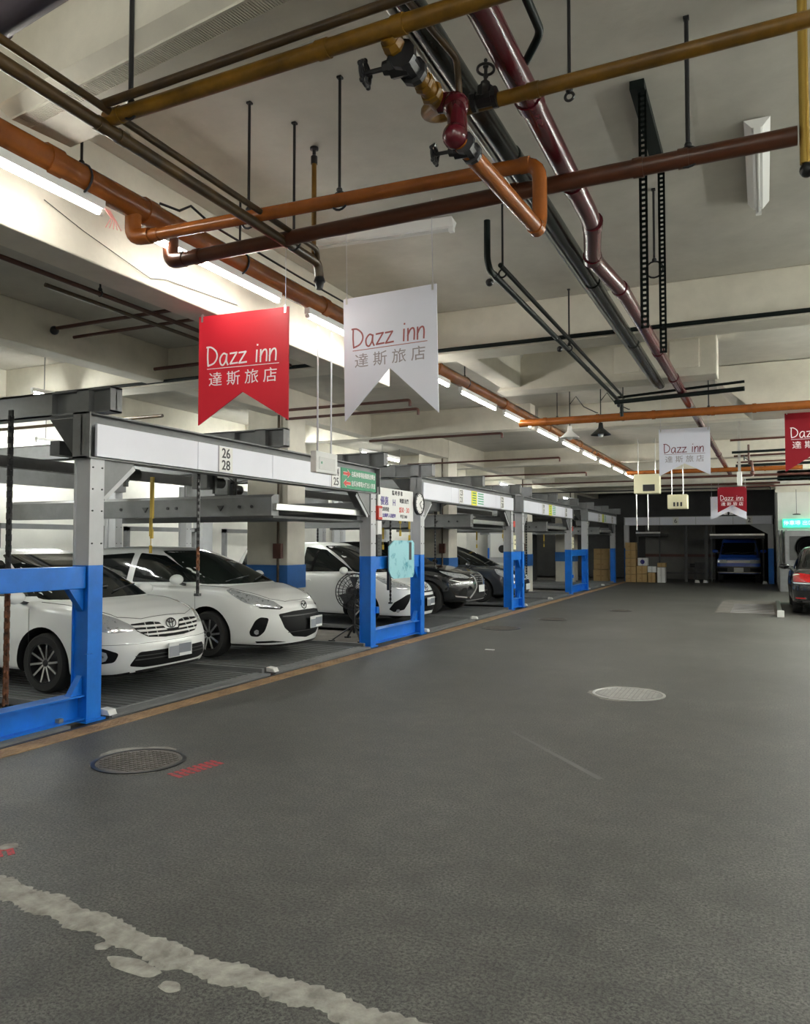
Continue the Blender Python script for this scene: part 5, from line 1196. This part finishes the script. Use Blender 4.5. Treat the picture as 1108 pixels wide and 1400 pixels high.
# ---- white hatch with smiling grille
HATCH = dict(L=4.6, W=1.755, af=.98, ar=.6, nf=2.45, R=.32, rr=.22, fo=1.08, wb=2.64, np=.9, npz=.42, npl=.9, cx=1.2, spokes=10, sw=.028,
    zb=[(-4.46, .28), (-4.2, .22), (-.6, .18), (-.15, .165), (0, .17)], zs=[(-4.46, .85), (-4.2, .95), (-3.0, .95), (-1.5, .93), (-.9, .90), (-.35, .80), (0, .64)],
    zt=[(-4.46, .98), (-4.2, 1.02), (-3.9, 1.03), (-1.2, 1.02), (-.85, .99), (-.5, .93), (-.2, .85), (0, .74)],
    cab=dict(xf=(-.72, -2.15), xr=(-4.3, -3.75), w=(1.60, 1.12), n=4.6, rs=.06, rings=[(0, .92, 1), (.2, 1.06, 1), (.45, 1.22, 1), (.7, 1.36, 1), (.88, 1.445, 1), (.97, 1.475, .99), (1, 1.495, .96), (1, 1.508, .88), (1, 1.518, .72), (1, 1.522, .45), (1, 1.524, .12)],
        side=[('front_side_window', [(-1.24, 1.03), (-2.05, 1.39), (-2.50, 1.43), (-2.50, 1.01)]), ('rear_side_window', [(-2.62, 1.01), (-2.62, 1.43), (-3.3, 1.39), (-3.72, 1.18), (-3.64, 1.05)])],
        screen=[(-.74, 1.0), (-.63, 1.28), (-.525, 1.46), (.525, 1.46), (.63, 1.28), (.74, 1.0)], wip=(0, 1.02), wglass=M_GLASS_G),
    mirror=(-1.52, 1.04), belt=.95, doors=(-1.3, -2.55), handles=(-2.35,), hoodx=[[(-.16, 0), (-.18, .30), (-.30, .50), (-.8, .68), (-1.3, .74)]],
    front=[('headlamp', [(.46, .70), (.50, .68), (.80, .71), (1.02, .77), (1.34, .93), (1.26, .94), (.85, .86), (.56, .775)], M_LAMPGLASS, dict(mirror=True, round_=.02)),
        ('headlamp_trim', [(.44, .69), (.50, .668), (.80, .692), (.82, .708), (.50, .684), (.47, .708)], M_GRILLE, dict(mirror=True, off=.006)),
        ('grille', [(-.54, .605), (-.46, .42), (-.30, .29), (0, .25), (.30, .29), (.46, .42), (.54, .605), (.28, .635), (0, .64), (-.28, .635)], M_GRILLE, dict(off=.003, round_=.025)),
        ('grille_bar', [(-.48, .565), (-.48, .580), (.48, .580), (.48, .565)], M_STEEL_D, dict(off=.010)), ('grille_bar', [(-.40, .35), (-.40, .356), (.40, .356), (.40, .35)], M_STEEL_D, dict(off=.008)),
        ('fog_lamp_recess', [(.68, .56), (.80, .575), (.87, .53), (.95, .38), (.93, .32), (.82, .31), (.74, .38)], M_GRILLE, dict(mirror=True, round_=.035)),
        ('fog_lamp', [(.82, .40), (.85, .41), (.88, .39), (.88, .36), (.85, .34), (.82, .35)], M_LAMPGLASS, dict(mirror=True, off=.010, step=.02)),
        ('lower_slot', [(.42, .225), (.62, .25), (.86, .25), (.84, .225)], M_GRILLE, dict(mirror=True, off=.006))])
t, decal, on = car('white_hatchback', 'white hatchback with wide smiling black grille, second from the left', (-5.90, 9.55, .03), 0, HATCH, M_CARWHITE)
plate(t, on, .20, .455); badge_ring(t, on, 0, .70, 'wing', .062)
# ---- white people carrier
MPV = dict(HATCH); MPV.update(L=4.58, W=1.75, H=1.6, R=.325, rr=.215, wb=2.75,
    zt=[(-4.58, 1.0), (-4.2, 1.06), (-1.35, 1.07), (-.95, 1.02), (-.5, .93), (-.2, .84), (0, .75)],
    zs=[(-4.58, .9), (-4.2, .96), (-3.0, .95), (-1.4, .93), (-.8, .88), (-.35, .78), (0, .64)],
    cab=dict(xf=(-.62, -1.95), xr=(-4.5, -4.1), w=(1.62, 1.18), n=3.8, rs=.05, rings=[(0, .90, 1), (.2, 1.06, 1), (.45, 1.24, 1), (.7, 1.41, 1), (.88, 1.52, 1), (.97, 1.56, .99), (1, 1.585, .96), (1, 1.60, .88), (1, 1.612, .72), (1, 1.618, .45), (1, 1.62, .12)],
        side=[('front_side_window', [(-1.32, 1.04), (-2.0, 1.46), (-2.45, 1.52), (-2.45, 1.02)]), ('rear_side_window', [(-2.53, 1.02), (-2.53, 1.52), (-3.4, 1.50), (-3.4, 1.04)]), ('quarter_window', [(-3.48, 1.05), (-3.48, 1.49), (-3.95, 1.42), (-4.05, 1.10)])],
        screen=[(-.72, 1.02), (-.62, 1.30), (-.54, 1.54), (.54, 1.54), (.62, 1.30), (.72, 1.02)], wip=(0, 1.05)),
    mirror=(-1.4, 1.03), belt=1.0, doors=(-1.35, -2.5, -3.45), handles=(-2.3, -3.2),
    front=[HATCH['front'][0], ('grille', [(-.46, .57), (-.42, .40), (-.28, .26), (.28, .26), (.42, .40), (.46, .57)], M_GRILLE, dict(off=.003, round_=.025)),
        ('upper_slot', [(-.42, .625), (-.42, .655), (.42, .655), (.42, .625)], M_GRILLE, dict(off=.004)),
        ('fog_lamp_recess', [(.56, .62), (.66, .60), (.92, .46), (1.02, .33), (.92, .275), (.72, .32), (.62, .48)], M_GRILLE, dict(mirror=True, round_=.02)),
        ('fog_lamp', [(.82, .33), (.86, .33), (.88, .30), (.86, .27), (.82, .27), (.80, .30)], M_LAMPGLASS, dict(mirror=True, off=.010, step=.02))])
t, decal, on = car('white_people_carrier', 'white people carrier half hidden by the pedestal fan and the blue posts', (-6.05, 14.35, .012), 0, MPV, M_CARWHITE)
plate(t, on, .0, .45); badge_ring(t, on, 0, .71, 'wing', .06)
# ---- black SUV
SUV = dict(L=4.64, W=1.87, af=.80, ar=.6, nf=2.9, R=.36, rr=.24, fo=.95, wb=2.66, np=.7, npz=.55, npl=.9, cx=1.25, spokes=10, gap=.05,
    zb=[(-4.64, .34), (-4.2, .28), (-.6, .27), (-.15, .27), (0, .29)], zs=[(-4.64, .95), (-4.2, 1.02), (-3.0, 1.02), (-1.5, .98), (-.9, .94), (-.35, .86), (0, .74)],
    zt=[(-4.64, 1.05), (-4.2, 1.12), (-1.35, 1.12), (-1.0, 1.09), (-.5, 1.02), (-.2, .95), (0, .86)],
    cab=dict(xf=(-1.12, -2.15), xr=(-4.55, -3.9), w=(1.70, 1.22), n=3.8, rs=.07, rings=[(0, .98, 1), (.2, 1.12, 1), (.45, 1.28, 1), (.7, 1.44, 1), (.88, 1.55, 1), (.97, 1.59, .99), (1, 1.61, .96), (1, 1.625, .88), (1, 1.636, .72), (1, 1.642, .45), (1, 1.645, .12)],
        side=[('front_side_window', [(-1.6, 1.10), (-2.15, 1.48), (-2.6, 1.54), (-2.6, 1.09)]), ('rear_side_window', [(-2.68, 1.09), (-2.68, 1.54), (-3.4, 1.49), (-3.9, 1.30), (-3.7, 1.14)])],
        screen=[(-.74, 1.10), (-.64, 1.36), (-.56, 1.56), (.56, 1.56), (.64, 1.36), (.74, 1.10)], wip=(0, 1.13)),
    mirror=(-1.55, 1.10), belt=1.05, doors=(-1.5, -2.65), handles=(-2.45,), hoodx=[[(-.2, 0), (-.22, .40), (-.40, .64), (-1.2, .80)]],
    front=[('headlamp', [(.46, .82), (.56, .80), (.90, .83), (1.15, .92), (1.22, .97), (.9, .93), (.6, .89)], M_LAMPGLASS, dict(mirror=True, round_=.015)),
        ('daytime_light', [(.48, .745), (.54, .72), (.78, .715), (1.02, .77), (1.02, .785), (.76, .74), (.58, .745)], M_WHITE, dict(mirror=True, off=.008, round_=.006)),
        ('spindle_grille', [(-.30, .88), (-.22, .68), (-.22, .60), (-.50, .36), (-.46, .32), (.46, .32), (.50, .36), (.22, .60), (.22, .68), (.30, .88), (0, .90)], M_LINER, dict(off=.003, round_=.02)),
        ('grille_frame', [(.28, .885), (.20, .68), (.20, .60), (.48, .35), (.51, .37), (.235, .61), (.235, .68), (.33, .88)], M_CHROME, dict(mirror=True, off=.010)),
        ('side_intake', [(.62, .60), (.72, .60), (.86, .40), (.62, .38)], M_LINER, dict(mirror=True, round_=.02)),
        ('chrome_blade', [(.60, .37), (.88, .40), (.90, .43), (.86, .425), (.60, .395)], M_CHROME, dict(mirror=True, off=.012)),
        ('lip_strip', [(-.6, .30), (-.6, .315), (.6, .315), (.6, .30)], M_STEEL, dict(off=.008))] +
        [('grille_mesh', [(-.24 - .02*abs(k), .84 - .045*k), (-.24 - .02*abs(k), .85 - .045*k), (.24 + .02*abs(k), .85 - .045*k), (.24 + .02*abs(k), .84 - .045*k)], M_STEEL, dict(off=.008)) for k in range(4)])
t, decal, on = car('black_suv', 'black sport utility car with spindle grille in the second lift frame', (-5.98, 17.2, .012), 0, SUV, M_CARBLACK)
plate(t, on, .0, .56, grey=False); badge_ring(t, on, 0, .76, 'ell', .055)
# ---- dark saloon
S2 = dict(SEDAN); S2['front'] = SEDAN['front'][:6] ; S2['cab'] = dict(SEDAN['cab']); S2['rimm'] = M_RIM_D
t, decal, on = car('dark_sedan', 'dark grey saloon car behind the narrow pair of blue posts', (-5.95, 21.0, .012), 0, S2, M_CARGREY)
plate(t, on, .0, .415, grey=False)
t, decal, on = car('dark_hatchback', 'black car with only its dark roof showing behind the white people carrier', (-9.2, 17.2, .012), 0, SUV, M_CARBLACK) if False else (None, None, None)
# ---- blue van
VAN = dict(L=4.4, W=1.66, af=.35, ar=.4, nf=4.5, nr=5, R=.30, rr=.18, fo=.62, wb=2.4, np=.25, npz=.5, npl=.6, cx=.9, spokes=6,
    zb=[(-4.4, .38), (-.3, .34), (0, .34)], zs=[(-4.4, 1.0), (-.6, .98), (0, .94)], zt=[(-4.4, 1.08), (-.6, 1.08), (-.2, 1.06), (0, 1.02)],
    cab=dict(xf=(-.10, -.70), xr=(-4.36, -4.25), w=(1.62, 1.34), n=6.5, rs=.0, rings=[(0, .98, 1), (.2, 1.14, 1), (.45, 1.34, 1), (.7, 1.52, 1), (.88, 1.66, 1), (.97, 1.74, .985), (1, 1.78, .95), (1, 1.80, .85), (1, 1.81, .5), (1, 1.815, .1)],
        side=[('front_side_window', [(-.55, 1.14), (-.85, 1.62), (-1.5, 1.64), (-1.5, 1.12)])],
        screen=[(-.68, 1.13), (-.60, 1.63), (.60, 1.63), (.68, 1.13)], wip=(0, 1.17)),
    mirror=(-.45, 1.25), belt=1.0, doors=(-.5, -1.55), handles=(-1.4,),
    front=[('bright_band', [(-.70, .80), (-.70, .92), (.70, .92), (.70, .80)], M_WHITE, dict(off=.006)), ('headlamp', [(.42, .79), (.42, .93), (.76, .93), (.78, .79)], M_LAMPGLASS, dict(mirror=True, off=.014, round_=.01)),
        ('bumper', [(-.80, .40), (-.80, .66), (.80, .66), (.80, .40)], M_STEEL_D, dict(off=.03, round_=.02)), ('lower_grille', [(.40, .46), (.40, .60), (.72, .60), (.72, .46)], M_GRILLE, dict(off=.036)), ('lower_grille', [(-.40, .46), (-.40, .60), (-.72, .60), (-.72, .46)], M_GRILLE, dict(off=.036)), ('bumper_edge', [(-.78, .40), (-.78, .43), (.78, .43), (.78, .40)], M_SILVER, dict(off=.036))])
t, decal, on = car('blue_van', 'dark blue van parked in the dark bay at the far end of the aisle', (-.98, 34.75, .0), -pi/2, VAN, M_CARBLUE)
plate(t, on, .0, .53, grey=False, w_=.36, h=.17)
# ---- black car at right, rear towards the camera
BK = dict(SEDAN); BK.update(L=4.6, W=1.80, R=.33, rr=.23, front=[], ar=.55, nr=3.2,
    rp=.5)
BK['cab'] = dict(SEDAN['cab']); BK['cab'].update(back=[(-.68, 1.05), (-.56, 1.36), (.56, 1.36), (.68, 1.05)]); BK['cab'].pop('wip')
t, decal, on = car('black_sedan', 'black saloon car seen from behind at the right edge of the view', (1.44, 19.4 + 4.6, .0), pi/2, BK, M_CARBLACK)
for sg in (1, -1):
    tl = decal('tail_lamp', [(sg*.42, .80), (sg*.50, .90), (sg*.80, .935), (sg*1.06, .92), (sg*1.10, .84), (sg*.92, .74), (sg*.55, .74)], 'rear', M_TAIL, round_=.02)
    decal('tail_lamp_trim', [(sg*.40, .72), (sg*.55, .725), (sg*.94, .73), (sg*1.06, .78), (sg*1.02, .75), (sg*.9, .705), (sg*.42, .70)], 'rear', M_CHROME, off=.010)
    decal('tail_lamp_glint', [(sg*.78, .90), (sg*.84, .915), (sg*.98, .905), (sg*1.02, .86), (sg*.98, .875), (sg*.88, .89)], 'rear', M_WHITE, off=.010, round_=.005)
    decal('rear_reflector', [(sg*.62, .37), (sg*.62, .40), (sg*.86, .40), (sg*.86, .37)], 'rear', M_TAIL)
decal('boot_gap', [(-.6, .70), (-.6, .705), (.6, .705), (.6, .70)], 'rear', M_SEAM); decal('rear_skirt', [(-.7, .26), (-.7, .34), (.7, .34), (.7, .26)], 'rear', M_STEEL_D)
plate(t, on, 0, .62, 'rear', grey=False)
